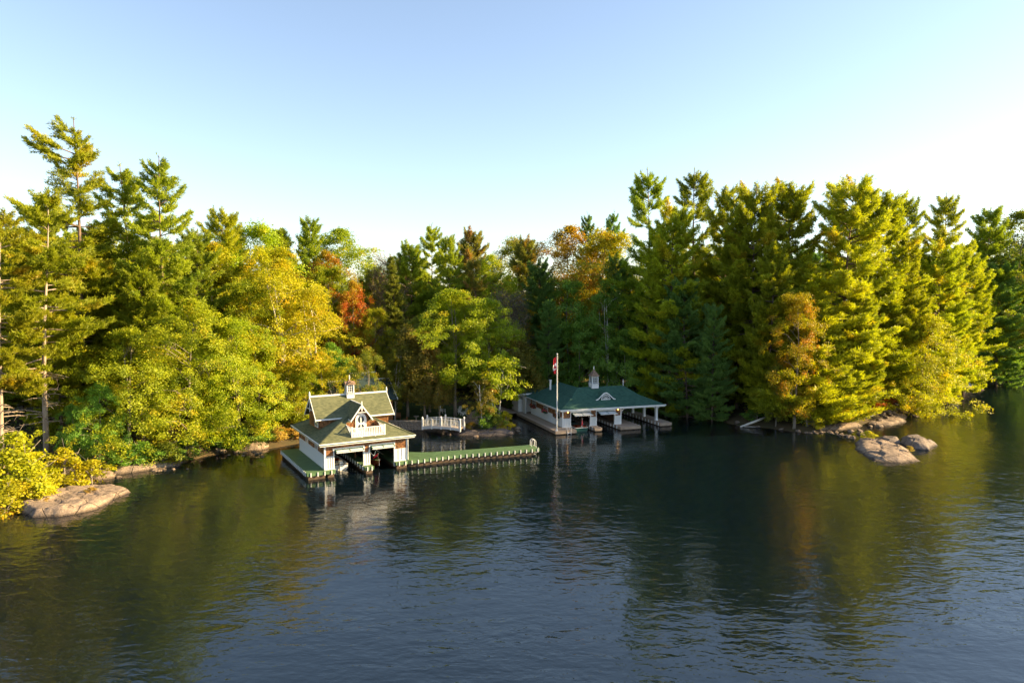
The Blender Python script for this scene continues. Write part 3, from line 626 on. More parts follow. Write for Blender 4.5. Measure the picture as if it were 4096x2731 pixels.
def swim_ladder(name, label, loc, rz):
    r = thing(name, label, 'ladder', loc, rz)
    for x in (-.25, .25):
        part('rail', MB().tube([(x,.55,.0), (x,.55,.55), (x,.48,.75), (x,.3,.85), (x,.1,.78), (x,0,.6), (x,0,-1.5)], .032, 6), M['ladder'], r)
    for z in (-.35, -.7, -1.05): part('rung', MB().tube([(-.25,0,z), (.25,0,z)], .03, 6), M['ladder'], r)
    return r
c_, s_ = math.cos(R_(30.3)), math.sin(R_(30.3))
l2w1 = lambda x, y: (-19.58+c_*x-s_*y, 70.7+s_*x+c_*y)
q = l2w1(25.42, -.9); swim_ladder('swim_ladder', 'white tubular swim ladder at the tip of the green dock', (q[0], q[1], ZD), R_(30.3+80))

# ------------------------------------------------------------------ far boathouse (dark green roof, boat port)
A2 = R_(18.6); b2 = thing('boathouse', 'single-storey boathouse with dark green roof, eyebrow window and open boat port', 'boathouse', (7.16, 95.69, 0), A2)
c2_, s2_ = math.cos(A2), math.sin(A2); l2w2 = lambda x, y: (7.16+c2_*x-s2_*y, 95.69+s2_*x+c2_*y)
W2, D2, Z2, ZE2, ZO2, ZW2 = 9.19, 15.4, .55, 3.02, 2.62, 1.85
OP2 = [(1.27, 4.25), (5.29, 8.14)]
wl2 = part('wall', B(.002, .14, .14, 13.0, Z2, ZE2), M['white'], b2)
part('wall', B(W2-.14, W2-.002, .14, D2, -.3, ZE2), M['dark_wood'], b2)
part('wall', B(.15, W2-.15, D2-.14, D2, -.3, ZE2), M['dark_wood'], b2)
for a, b in ((0, 1.27), (4.25, 5.29), (8.14, W2)):
    pr = part('pier', B(a, b, 0, .14, Z2, ZE2-.001), M['white'], b2)
    battens(pr, frange(a+.14, b-.12, 5), 0, Z2+.1, ZW2-.02)
    part('plinth', B(a-.01, b+.01, -.045, -.002, Z2, Z2+.1), M['white_trim'], pr)
part('lintel', MB().box(1.27, 4.25, .003, .137, ZO2, ZE2-.002).box(5.29, 8.14, .003, .137, ZO2, ZE2-.002), M['dark_wood'], b2)
shingle_panel('front_shingles', b2, (0, -.002, 0), (1,0,0), W2, ZW2, ZE2, [(1.15, 4.37, 0, ZO2+.13), (5.17, 8.26, 0, ZO2+.13)], seed=22)
shingle_panel('side_shingles', b2, (-.002, 13.0, 0), (0,-1,0), 13.0, 1.95, ZE2, n=(-1,0,0), seed=23)
battens(wl2, frange(.3, 12.7, 34), 0, Z2+.05, 1.93, 'y')
part('sill_band', B(-.05, -.004, 0, 13.0, 1.9, 1.96), M['white_trim'], wl2)
part('corner_board', MB().box(-.06, .08, -.06, -.003, Z2, ZE2).box(-.06, -.003, -.003, .12, Z2, ZE2), M['white_trim'], b2)
part('corner_board', B(W2-.1, W2+.05, -.06, -.003, Z2, ZE2), M['white_trim'], b2)
for y0 in (1.0, 5.6, 10.6):
    w_ = window(b2, y0, y0+1.5, -.02, 2.12, 2.85, 'y', -1, 5, 2)
    fb = part('flower_box', B(-.42, -.1, y0-.1, y0+1.6, 1.72, 1.98), M['green_trim'], b2)
    rg = random.Random(int(y0*7)); fl = {'flower': MB(), 'flower2': MB(), 'box_leaf': MB()}
    for i in range(150):
        p = Vector((rg.uniform(-.55, -.08), rg.uniform(y0-.18, y0+1.68), 1.9+rg.uniform(-.18, .30))); k = rg.choice(['flower', 'flower2', 'box_leaf', 'box_leaf']); s = rg.uniform(.05, .09)
        a = Vector((rg.gauss(0,1), rg.gauss(0,1), rg.gauss(0,1))).normalized(); b = a.orthogonal().normalized()*s; a = a.cross(b)
        fl[k].add([p-a-b, p+a-b, p+a+b, p-a+b], [(0,1,2,3)])
    for k in fl: tag(part({'flower': 'pink_flowers', 'flower2': 'orange_flowers', 'box_leaf': 'leaves'}[k], fl[k], M[k], fb), kind='stuff')
for a, b in OP2:
    part('door_trim', MB().box(a-.13, a+.003, -.055, .2, .2, ZO2+.15).box(b-.003, b+.13, -.055, .2, .2, ZO2+.15).box(a+.003, b-.003, -.055, .2, ZO2, ZO2+.15), M['white_trim'], b2)
    awning_door(b2, a+.06, b-.06, ZO2-.04, 1.1, .22)
for x in (.75, 8.66):
    part('wall_lantern', MB().lathe([(.03,0), (.07,.05), (.08,.16), (.03,.22)], (x, -.14, 2.62), 8), M['lamp'], b2)
part('interior_post', MB().box(4.7, 4.85, 4.0, 4.15, Z2, 3.0).box(4.7, 4.85, 9.0, 9.15, Z2, 3.0), M['brown_wood'], b2)
# roof: L of two hips with a slight bell-cast
X0, X1, Y0, Y1 = -.5, 16.26, -.5, 15.9; ZT = 3.16; kn, zk, ks, zr2 = 2.9, 4.38, 4.6, 5.62
def hip(mb, x0, x1, y0, y1):
    def rect(k, z): return [(x0+k, y0+k, z), (x1-k, y0+k, z), (x1-k, y1-k, z), (x0+k, y1-k, z)]
    kk = min(x1-x0, y1-y0)/2; zr_ = zk+(kk-kn)*(zr2-zk)/(ks-kn)
    A, Bq, Cq = rect(0, ZT), rect(kn, zk), rect(kk, zr_)
    for lo, hi in ((A, Bq), (Bq, Cq)):
        for i in range(4):
            j = (i+1) % 4; p = [lo[i], lo[j], hi[j], hi[i]]
            if (Vector(p[2])-Vector(p[3])).length < .01: p = p[:3]
            mb.extr(p, (0,0,-.09))
    return zr_
r2 = MB(); zr_ = hip(r2, X0, X1, Y0, 8.7); hip(r2, X0+.003, 8.7, Y0+.05, Y1)
roof2 = part('roof', r2, M['roof2'], b2)
part('gutter', ring(MB(), X0-.09, X1+.09, Y0-.09, 8.79, .085, ZT-.12, ZT-.004), M['white_trim'], roof2)
part('fascia', ring(MB(), X0, X1, Y0, 8.7, .06, ZT-.28, ZT-.122), M['white_trim'], roof2)
part('side_gutter', B(X0-.087, X0-.005, 8.8, Y1, ZT-.12, ZT-.006), M['white_trim'], roof2)
part('soffit', B(X0+.06, X1-.06, Y0+.06, 8.6, ZT-.26, ZT-.22), M['white'], roof2)
finial(roof2, 11.66, 4.1, 5.55, 1.05, .06)
cupola(b2, 6.75, 4.1, 5.42, .92, 7.25, 8.25, M['bronze_shingle'])
part('vent_pipe', MB().tube([(2.2, 10.2, 4.6), (2.2, 10.2, 6.0)], .17, 10).tube([(2.2, 10.2, 6.0), (2.2, 10.2, 6.15)], .24, 10), M['ladder'], b2)
# eyebrow window: a rounded hood that swells out of the front slope
ey = MB(); ex, ey0 = 7.45, 1.55; fz = lambda y: ZT+(y-Y0)*(zk-ZT)/kn
def brow(t): return .98*(max(0, .5+.5*math.cos(math.pi*min(1, abs(t)/1.5))))**.85
nt_, nb = 24, 6; vv = []; ff = []
for j in range(nb+1):
    y = ey0-.05+j*.42
    for i in range(nt_+1):
        t = -1.6+3.2*i/nt_; z = max(fz(ey0)-.02+brow(t), fz(y)-.05) if True else 0
        vv.append((ex+t, y, z+.02))
for j in range(nb):
    for i in range(nt_): a = j*(nt_+1)+i; ff.append((a, a+1, a+nt_+2, a+nt_+1))
eb = part('eyebrow_dormer', ey.add(vv, ff), M['roof2'], b2, True)
tr = MB(); ts = frange(-1.58, 1.58, 29)
for a, b in zip(ts, ts[1:]):
    za, zb_ = fz(ey0)+brow(a), fz(ey0)+brow(b)
    tr.extr([(ex+a, ey0-.06, za+.06), (ex+a, ey0-.06, za-.12), (ex+b, ey0-.06, zb_-.12), (ex+b, ey0-.06, zb_+.06)], (0,-.08,0))
part('eyebrow_trim', tr, M['white_trim'], eb)
zz0 = fz(ey0)+.02
part('fan_pane', MB().extr([(ex+.70*math.cos(math.pi*i/12), ey0-.03, zz0+.68*math.sin(math.pi*i/12)) for i in range(13)], (0,-.02,0)), M['glass'], eb)
part('fan_sill', B(ex-.75, ex+.75, ey0-.13, ey0-.04, zz0-.06, zz0+.04), M['white_trim'], eb)
for i in range(1, 8):
    a = math.pi*i/8; part('fan_muntin', MB().bar((ex+.12*math.cos(a), ey0-.07, zz0+.12*math.sin(a)), (ex+.68*math.cos(a), ey0-.07, zz0+.66*math.sin(a)), .035, .03, up=(0,1,0)), M['white_trim'], eb)
part('fan_arch', arch_ring(ex, ey0-.055, zz0, .66, .64, .07, .045, 14, 0, math.pi), M['white_trim'], eb)
# boat port posts
for y in (1.1, 4.7, 8.3):
    ps = part('port_post', B(15.5, 15.84, y-.17, y+.17, Z2, 2.88), M['white'], b2)
    part('post_base', B(15.46, 15.88, y-.21, y+.21, Z2, Z2+.14), M['white_trim'], ps)
    if y < 2:
        for s in (-1, 1): part('brace', MB().bar((15.67+s*.17, y, 2.35), (15.67+s*.75, y, 2.86), .12, .12), M['white'], ps)
part('port_beam', MB().box(15.53, 15.81, .6, 8.6, 2.78, 2.88), M['white'], b2)
part('brace', MB().bar((9.23, -.2, 2.5), (9.6, -.2, 2.86), .1, .1), M['white'], b2)
# white shed on the back corner
sh = part('shed', MB().box(-1.45, -.16, 14.9, 18.2, Z2, 3.35), M['white'], b2)
part('shed', B(-.155, 2.6, 14.5, 18.2, Z2, 3.35), M['white'], b2)
battens(sh, frange(-1.35, -.25, 7), 14.9, Z2+.05, 3.3)
part('shed_roof', MB().extr([(-1.95, 14.2, 3.5), (3.2, 14.2, 3.75), (3.2, 18.7, 3.75), (-1.95, 18.7, 3.5)], (0,0,-.07)), M['roof2'], sh)
part('shed_fascia', MB().extr([(-1.98, 14.19, 3.52), (3.2, 14.19, 3.77), (3.2, 14.19, 3.57), (-1.98, 14.19, 3.24)], (0,-.06,0)).box(-2.04, -1.982, 14.13, 18.7, 3.26, 3.52), M['white_trim'], sh)
part('shed_window', B(-1.25, -.75, 14.86, 14.899, 2.7, 3.1), M['glass'], sh)
part('shed_door', MB().box(-1.32, -.5, 14.868, 14.899, Z2+.05, 2.55), M['white_trim'], sh)
part('door_handle', MB().lathe([(.02,0), (.045,.02), (.045,.05), (.02,.07)], (-1.2, 14.83, 1.5), 8), M['dark_cloth'], sh)
part('screen_wall', B(-.9, -.75, 13.1, 14.4, Z2, 3.0), M['white'], b2)
# docks of the far boathouse
dk2 = thing('boat_dock', 'grey plank walkway and finger docks under the far boathouse', 'dock', (7.16, 95.69, 0), A2)
GW = M['grey_wood']
deck_block(dk2, -1.95, -.003, -2.15, 14.4, Z2-.002, GW, GW, .06, .42, 'x')
deck_block(dk2, .03, 1.2, -2.15, 12.5, Z2-.003, GW, GW, .06, .42, 'x')
deck_block(dk2, 4.2, 5.33, -1.75, 12.5, Z2-.003, GW, GW, .06, .42, 'x')
deck_block(dk2, 8.1, 11.35, -2.0, 13.5, Z2-.003, GW, GW, .06, .42, 'x')
deck_block(dk2, 15.0, 16.95, -1.2, 15.5, Z2-.003, GW, GW, .06, .42, 'x')
for x, y0, y1 in ((1.2, -1.9, 10), (5.33, -1.5, 10), (11.35, -1.8, 12)): bumpers(dk2, [(x, y0), (x, y1)], .95, Z2-.42, Z2+.0, .05)
for x, y0, y1 in ((4.2, -1.5, 10), (8.1, -1.8, 10), (15.0, -1.0, 13)): bumpers(dk2, [(x, y1), (x, y0)], .95, Z2-.42, Z2+.0, .05)
bw = thing('boardwalk', 'brown boardwalk curving from the lawn to the white shed', 'boardwalk')
wp = [(-4.4,111.0), (-2.5,109.6), (-.6,109.0), (.9,108.3), (1.6,107.2)]; wq = [(-3.4,113.2), (-1.5,111.9), (.4,111.4), (1.6,110.9), (2.6,110.4)]
f2, g2 = resample(spline(wp, 6), 33), resample(spline(wq, 6), 33)
for i in range(32):
    a, b, c, d = f2[i], f2[i+1], g2[i+1], g2[i]; a, d = a.lerp(b, .08), d.lerp(c, .08)
    zz = max(Z2-.02, .0)+.9*max(0, 1-i/18)
    part('deck_board', MB().extr([(a.x,a.y,zz), (b.x,b.y,zz), (c.x,c.y,zz), (d.x,d.y,zz)], (0,0,-.09)), GW, bw)
for i in (2, 10, 18, 26): part('support_post', MB().box(f2[i].x-.08, f2[i].x+.08, f2[i].y+.1, f2[i].y+.26, -1, Z2-.1+.9*max(0, 1-i/18)), M['wet_timber'], bw)
q = l2w2(.1, -2.2); swim_ladder('dock_ladder', 'white ladder on the front of the grey dock below the flagpole', (q[0], q[1], Z2), A2)

# flagpole and flag
q = l2w2(-1.65, -1.85)
fp = thing('flagpole', 'tall white flagpole on the corner of the grey dock', 'flagpole', (q[0], q[1], Z2))
part('pole', MB().tube([(0,0,0), (0,0,5), (0,0,10.55)], [.065, .058, .04], 10), M['white_trim'], fp)
part('base_plate', MB().lathe([(.2,0), (.2,.05), (.11,.09), (.11,.2)], (0,0,0), 12), M['white_trim'], fp)
part('truck', MB().lathe([(.03,0), (.1,.04), (.1,.12), (.03,.17)], (0,0,10.55), 10), M['white_trim'], fp)
part('halyard', MB().tube([(.11,.0,1.2), (.09,0,10.5)], .012, 4), M['white_trim'], fp)
flag = thing('flag', 'red and white flag hanging limp from the flagpole', 'flag', (q[0], q[1], Z2))
def cloth(z0, z1, sl0, sl1, y=0):
    """limp folded band of cloth between two sloping seams"""
    vv = []; ff = []; n, m_ = 14, 10
    for j in range(m_+1):
        for i in range(n+1):
            s = i/n; f = j/m_; zt = z0+sl0*s; zb_ = z1+sl1*s; z = zt+(zb_-zt)*f
            k = (10.2-z)/2.4; wd = .34+.14*math.sin(k*3.0)
            vv.append((-.07-wd*s-.03*math.sin(z*4), .10*math.sin(s*11+z*1.4)*(.3+s)+y, z))
    for j in range(m_):
        for i in range(n): a = j*(n+1)+i; ff.append((a, a+1, a+n+2, a+n+1))
    return MB().add(vv, ff)
part('red_band', cloth(10.25, 9.45, -.15, -.35), M['red'], flag, True)
part('white_band', cloth(9.45, 8.55, -.35, -.30), M['flag_white'], flag, True)
part('red_band', cloth(8.55, 7.95, -.30, -.10), M['red'], flag, True)
leaf2 = [(0,.5), (.1,.3), (.2,.34), (.17,.12), (.33,.22), (.37,.12), (.5,.12), (.42,-.02), (.46,-.07), (.2,-.24), (.22,-.33), (.03,-.29), (.03,-.5), (-.03,-.5), (-.03,-.29), (-.22,-.33), (-.2,-.24), (-.46,-.07), (-.42,-.02), (-.5,.12), (-.37,.12), (-.33,.22), (-.17,.12), (-.2,.34), (-.1,.3)]
part('maple_leaf', MB().extr([(-.27+x*.36, -.155, 8.82+y*.62) for x, y in leaf2], (0,-.006,0)), M['red'], flag)

# ------------------------------------------------------------------ boats
def boat(name, label, loc, rz, L_, Bm, hullm, deckm, zs=.62, bow=.35, stripe=None, open_=.45, raked=0):
    """runabout: bow towards +y, stern at y=0, waterline z=0"""
    r = thing(name, label, 'boat', loc, rz)
    st = [0, .12, .3, .5, .68, .82, .92, 1.0]; hw = lambda t: Bm/2*(1-.10*(1-t)**2)*(1-max(0, (t-.42)/.58)**2.1)*(1 if t < 1 else 0)+.02
    sh_ = lambda t: zs+bow*t*t; ke = lambda t: -.28+.62*max(0, t-.72)/.28*.9
    H = MB(); vv = []; ff = []
    for t in st:
        b, s, k, y = hw(t), sh_(t), ke(t), t*L_
        for sx in (-1, 1): vv += [(0,y,k), (sx*b*.62,y-.02,k+.10+.1*t), (sx*b*.93,y,k+.42*(s-k)), (sx*b,y+.06*t,s)]
    for i in range(len(st)-1):
        for o in (0, 4):
            for k in range(3):
                a = i*8+o+k; q = (a, a+1, a+9, a+8); ff.append(q if o else q[::-1])
    ff.append((0,1,2,3,7,6,5)); H.add(vv, ff); part('hull', H, hullm, r, False)
    if stripe:
        sp = MB()
        for i in range(len(st)-1):
            for sx in (-1, 1):
                a, b = st[i], st[i+1]
                sp.bar((sx*(hw(a)+.012), a*L_+.06*a, sh_(a)-.05), (sx*(hw(b)+.012), b*L_+.06*b, sh_(b)-.05), .03, .07)
        sp.box(-hw(0), hw(0), -.03, 0, sh_(0)-.09, sh_(0)-.02); part('rub_rail', sp, stripe, r)
    dkm = MB(); c0, c1 = .28, .28+open_
    ts = [0, .14, c0, c1, .8, .9, .97, 1.0]
    for a, b in zip(ts, ts[1:]):
        inner = c0 <= a < c1
        for sx in (-1, 1):
            ia, ib = (hw(a)*.74, hw(b)*.74) if inner else (0, 0)
            cam_ = 0 if inner else .07
            dkm.add([(sx*ia, a*L_, sh_(a)+.01+cam_), (sx*hw(a), a*L_+.06*a, sh_(a)), (sx*hw(b), b*L_+.06*b, sh_(b)), (sx*ib, b*L_, sh_(b)+.01+cam_)], [(0,1,2,3) if sx > 0 else (3,2,1,0)])
    part('deck', dkm, deckm, r)
    part('cockpit', MB().box(-hw(c0)*.72, hw(c0)*.72, c0*L_, c1*L_, -.05, .05), M['dark_wood'], r)
    for y in (c0*L_+.25, c0*L_+1.25): part('seat', MB().box(-hw(.4)*.68, hw(.4)*.68, y, y+.45, .06, .42).box(-hw(.4)*.68, hw(.4)*.68, y-.12, y, .06, .72), M['mahogany'] if deckm is not M['mahogany'] else M['dark_cloth'], r)
    part('windscreen', MB().extr([(-hw(c1)*.8, c1*L_, sh_(c1)), (hw(c1)*.8, c1*L_, sh_(c1)), (hw(c1)*.7, c1*L_-.2, sh_(c1)+.32), (-hw(c1)*.7, c1*L_-.2, sh_(c1)+.32)], (0,.02,0)), M['glass'], r)
    part('steering_wheel', MB().tube([(-.4+.17*math.cos(a), c1*L_-.35, sh_(c1)+.05+.17*math.sin(a)) for a in frange(0, 6.283, 13)], .018, 5), M['chrome'], r)
    return r
q = l2w2(2.55, -.95); bt = boat('runabout', 'varnished wooden runabout with green hull in the far boathouse', (*q, .02), A2, 6.6, 2.05, M['hull_green'], M['mahogany'], .60, .3, M['hull_white'])
part('ensign_staff', MB().tube([(.1,.2,.66), (.1,.12,1.95)], .022, 6), M['chrome'], bt)
part('ensign', MB().extr([(.1,.12,1.75), (.24,.16,1.3), (.22,.2,.85), (.02,.2,.8), (.0,.16,1.2)], (.02,.05,0)), M['red'], bt)
part('hatch', MB().box(-.55, .55, .35, 1.2, .69, .72), M['mahogany'], bt); part('cleat', MB().box(-.1, .1, .1, .16, .67, .73), M['chrome'], bt)
q = l2w1(2.15, 2.2); bw_ = boat('motorboat', 'white outboard motorboat in the left slip of the near boathouse', (*q, .02), R_(30.3), 5.4, 2.0, M['hull_white'], M['hull_white'], .62, .3, M['dark_wood'])
om = part('outboard_motor', MB().extr([(-.18,-.62,.62), (.18,-.62,.62), (.18,-.1,.66), (-.18,-.1,.66)], (0,0,.42)).box(-.10, .10, -.42, -.16, -.45, .62).box(-.05, .05, -.75, -.16, -.5, -.38), M['hull_white'], bw_)
part('cowling_stripe', B(-.19, .19, -.63, -.09, .72, .80), M['dark_cloth'], om)
q = l2w1(6.05, 6.9); bm_ = boat('runabout', 'dark mahogany launch with red pennant in the right slip of the near boathouse', (*q, .02), R_(30.3+180), 6.4, 1.9, M['mahogany_dark'], M['mahogany_dark'], .66, .42, M['chrome'])
part('cutwater', MB().tube([(0,6.43,1.08), (0,6.40,.4), (0,6.1,.05)], .03, 6), M['chrome'], bm_)
part('pennant_staff', MB().tube([(0,6.0,1.0), (0,6.1,1.75)], .015, 5), M['chrome'], bm_)
part('pennant', MB().extr([(0,6.08,1.7), (0,6.0,1.35), (.35,5.75,1.12), (.5,5.7,1.1)], (.01,.02,.02)), M['red'], bm_)
rope = MB()
for a, b in (((4.95,.3,2.75),(4.9,.3,2.1)), ((4.9,.3,2.1),(5.45,.5,1.55)), ((5.45,.5,1.55),(5.75,.6,2.15)), ((5.75,.6,2.15),(5.7,.6,2.75)), ((5.75,.6,2.15),(7.4,3.0,1.0))): rope.tube([a, b], .022, 5)
rp = thing('mooring_rope', 'white mooring rope slung in the right slip of the near boathouse', 'rope', (-19.58, 70.70, 0), R_(30.3)); part('line', rope, M['white_trim'], rp)

# ------------------------------------------------------------------ roofed cottage behind the near boathouse
ct = thing('cottage', 'dark-roofed cottage half hidden by trees behind the near boathouse', 'cottage', (-22.2, 98.5, gz(-22.2, 98.5)-.3), R_(30))
part('wall', B(-4, 4, -3, 3, 0, 4.0), M['brown_wood'], ct); shingle_panel('front_shingles', ct, (-4, -3.003, 0), (1,0,0), 8, .5, 3.9, seed=31)
crf = part('roof', MB().extr([(-4.5,-3.6,3.7), (4.5,-3.6,3.7), (4.5,0,6.3), (-4.5,0,6.3)], (0,0,-.1)).extr([(-4.5,0,6.3), (4.5,0,6.3), (4.5,3.6,3.7), (-4.5,3.6,3.7)], (0,0,-.1)), M['roof3'], ct)
part('ridge_cap', B(-4.5, 4.5, -.08, .08, 6.27, 6.4), M['white_trim'], crf)
rk = MB()
for x in (-4.53, 4.53):
    for sy in (-1, 1): rk.bar((x, 0, 6.25), (x, sy*3.65, 3.62), .08, .2)
part('rake_board', rk, M['white_trim'], crf); finial(crf, -4.5, 0, 6.2, .9)
part('dormer_roof', MB().extr([(-1.5,-.6,7.4), (2.2,-.6,7.4), (2.2,2,5.5), (-1.5,2,5.5)], (0,0,-.1)).extr([(-1.5,-3.0,5.2), (2.2,-3.0,5.2), (2.2,-.6,7.4), (-1.5,-.6,7.4)], (0,0,-.1)), M['roof3'], crf)
part('dormer_ridge', B(-1.5, 2.2, -.68, -.52, 7.38, 7.5), M['white_trim'], crf)
for x in (-2.6, 0, 2.6): window(ct, x-.5, x+.5, -3.03, 1.6, 2.9, 'x', -1, 2, 2)

# ------------------------------------------------------------------ bridge
br = thing('footbridge', 'white arched footbridge with baluster rails over the inlet', 'bridge', (-12.35, 93.5, 0), math.atan2(-1.5, 5.3))
BL = 5.5; za = lambda x: 1.05+.20*(1-((x-BL/2)/(BL/2))**2)
xs = frange(0, BL, 13)
for i in range(25):
    x0 = BL*i/25; part('deck_plank', MB().extr([(x0+.01,0,za(x0)), (x0+BL/25,0,za(x0+BL/25)), (x0+BL/25,1.6,za(x0+BL/25)), (x0+.01,1.6,za(x0))], (0,0,-.06)), M['grey_wood'], br)
for y in (-.04, 1.64):
    gd = MB(); tr = MB(); t2 = MB()
    for a, b in zip(xs, xs[1:]):
        gd.extr([(a,y-.05,za(a)+.06), (b,y-.05,za(b)+.06), (b,y-.05,za(b)-.28), (a,y-.05,za(a)-.28)], (0,.08,0))
        tr.bar((a,y,za(a)+1.02), (b,y,za(b)+1.02), .07, .07); t2.bar((a,y,za(a)+.14), (b,y,za(b)+.14), .06, .05)
    part('girder', gd, M['sheer'], br); part('bottom_rail', t2, M['white_trim'], br); rl = part('handrail', tr, M['white_trim'], br)
    for x in frange(.22, BL-.22, 23):
        part('baluster', B(x-.025, x+.025, y-.02, y+.02, za(x)+.14, za(x)+1.0), M['white_trim'], rl)
    for i, x in enumerate(frange(0, BL, 5)):
        big = i in (0, 2, 4); h = 1.28 if big else 1.08; w = .09 if big else .065
        part('post', MB().box(x-w, x+w, y-w-.01, y+w-.01, za(x)-.36, za(x)+h).lathe([(w*1.5, 0), (w*1.5, .04), (w*.5, .16), (.02, .18)] if big else [(w*1.2, 0), (w*1.2, .03)], (x, y-.01, za(x)+h), 4), M['white_trim'], br)

# ------------------------------------------------------------------ chairs
def adirondack(label, x, y, rz, grp, m, nm='garden_chair'):
    r = thing(nm, label, 'chair', (x, y, gz(x, y)+.05), rz, grp)
    for i in range(5):
        xx = -.26+i*.13; part('back_slat', MB().extr([(xx-.055,.12,.32), (xx+.055,.12,.32), (xx+.06,.5,1.02+.05*(2-abs(i-2))), (xx-.06,.5,1.02+.05*(2-abs(i-2)))], (0,.03,.02)), m, r)
    for i in range(5): part('seat_slat', MB().box(-.3, .3, -.42+i*.11, -.33+i*.11, .40-i*.025, .425-i*.025), m, r)
    for s in (-1, 1):
        part('arm', B(s*.36-.07, s*.36+.07, -.45, .35, .56, .59), m, r); part('leg', B(s*.33-.03, s*.33+.03, -.45, -.34, 0, .56), m, r)
        part('rear_leg', MB().extr([(s*.3-.02,-.4,.42), (s*.3-.02,.55,.0), (s*.3-.02,.68,0), (s*.3-.02,-.4,.32)], (.04,0,0)), m, r)
    return r
def armchair(label, x, y, rz, grp, m):
    r = thing('garden_armchair', label, 'chair', (x, y, gz(x, y)+.02), rz, grp)
    part('seat', B(-.3, .3, -.3, .28, .40, .45), m, r)
    for i in range(5): part('back_slat', B(-.25+i*.11, -.18+i*.11, .27, .31, .48, .95), m, r)
    part('top_rail', B(-.32, .32, .26, .32, .95, 1.03), m, r)
    for sx in (-1, 1):
        part('arm', B(sx*.31-.04, sx*.31+.04, -.32, .3, .64, .68), m, r)
        for y_ in (-.28, .29): part('leg', B(sx*.31-.03, sx*.31+.03, y_-.03, y_+.03, 0, .64 if y_ < 0 else 1.0), m, r)
    return r
GA = 'white slatted chairs on the lawn'
adirondack('white slatted garden chair left of the big tree trunks on the lawn', -10.9, 105.2, R_(60), GA, M['white_trim'])
adirondack('white slatted garden chair just right of the big tree trunks', -8.3, 105.6, R_(-35), GA, M['white_trim'])
adirondack('white slatted garden chair nearest the shore boulder', -7.3, 103.4, R_(-60), GA, M['white_trim'])
GB = 'brown wooden chairs by the stone wall'
armchair('brown wooden armchair nearest the bridge by the stone wall', -15.6, 98.6, R_(-100), GB, M['brown_wood'])
armchair('brown wooden armchair at the boathouse end of the stone wall', -17.9, 99.0, R_(95), GB, M['brown_wood'])
armchair('brown wooden armchair set back between the other two', -16.8, 100.0, R_(5), GB, M['brown_wood'])
tb = thing('garden_table', 'low brown wooden table among the wooden armchairs', 'table', (-16.8, 98.5, gz(-16.8, 98.5)+.02))
part('table_top', B(-.4, .4, -.3, .3, .42, .47), M['brown_wood'], tb)
for sx in (-.33, .33):
    for sy in (-.23, .23): part('leg', B(sx-.03, sx+.03, sy-.03, sy+.03, 0, .42), M['brown_wood'], tb)
bbth = thing('bird_bath', 'grey stone bird bath on the lawn left of the bridge', 'bird bath', (-14.0, 98.9, gz(-14, 98.9)))
part('pedestal', MB().lathe([(.2,0), (.2,.08), (.1,.16), (.09,.75), (.15,.85)], (0,0,0), 10), M['stone_wall'], bbth); part('basin', MB().lathe([(.12,.85), (.38,.95), (.4,1.02), (.33,1.0), (.05,.93)], (0,0,0), 14), M['stone_wall'], bbth)
lp = thing('lamp_post', 'white wooden lamp post at the landward end of the boardwalk', 'lamp post', (-3.1, 108.2, .4))
part('post', B(-.1, .1, -.1, .1, 0, 3.6), M['white_trim'], lp); part('lantern', MB().lathe([(.05,0), (.11,.06), (.13,.24), (.04,.34)], (0,0,3.6), 8), M['lamp'], lp)

# ------------------------------------------------------------------ stones, rocks
from mathutils import noise as mn
def rock_mesh(name, seed, sx, sy, sz, m, sub=3, rough=.35, flat=.5):
    bm = bmesh.new(); bmesh.ops.create_icosphere(bm, subdivisions=sub, radius=1); rg = random.Random(seed); off = Vector((rg.uniform(0,99), rg.uniform(0,99), rg.uniform(0,99)))
    planes = [(Vector((rg.gauss(0,1), rg.gauss(0,1), rg.gauss(0,.8))).normalized(), rg.uniform(.55, .9)) for _ in range(9)]
    for v in bm.verts:
        p = v.co.copy()
        for n, d in planes:
            e = p.dot(n)-d
            if e > 0: p -= n*e*.85
        p *= 1+rough*.5*mn.noise(p*1.6+off)+rough*.22*mn.noise(p*5+off)
        v.co = Vector((p.x*sx, p.y*sy, p.z*sz))
    me = bpy.data.meshes.new(name); bm.to_mesh(me); bm.free(); me.materials.append(m); return me
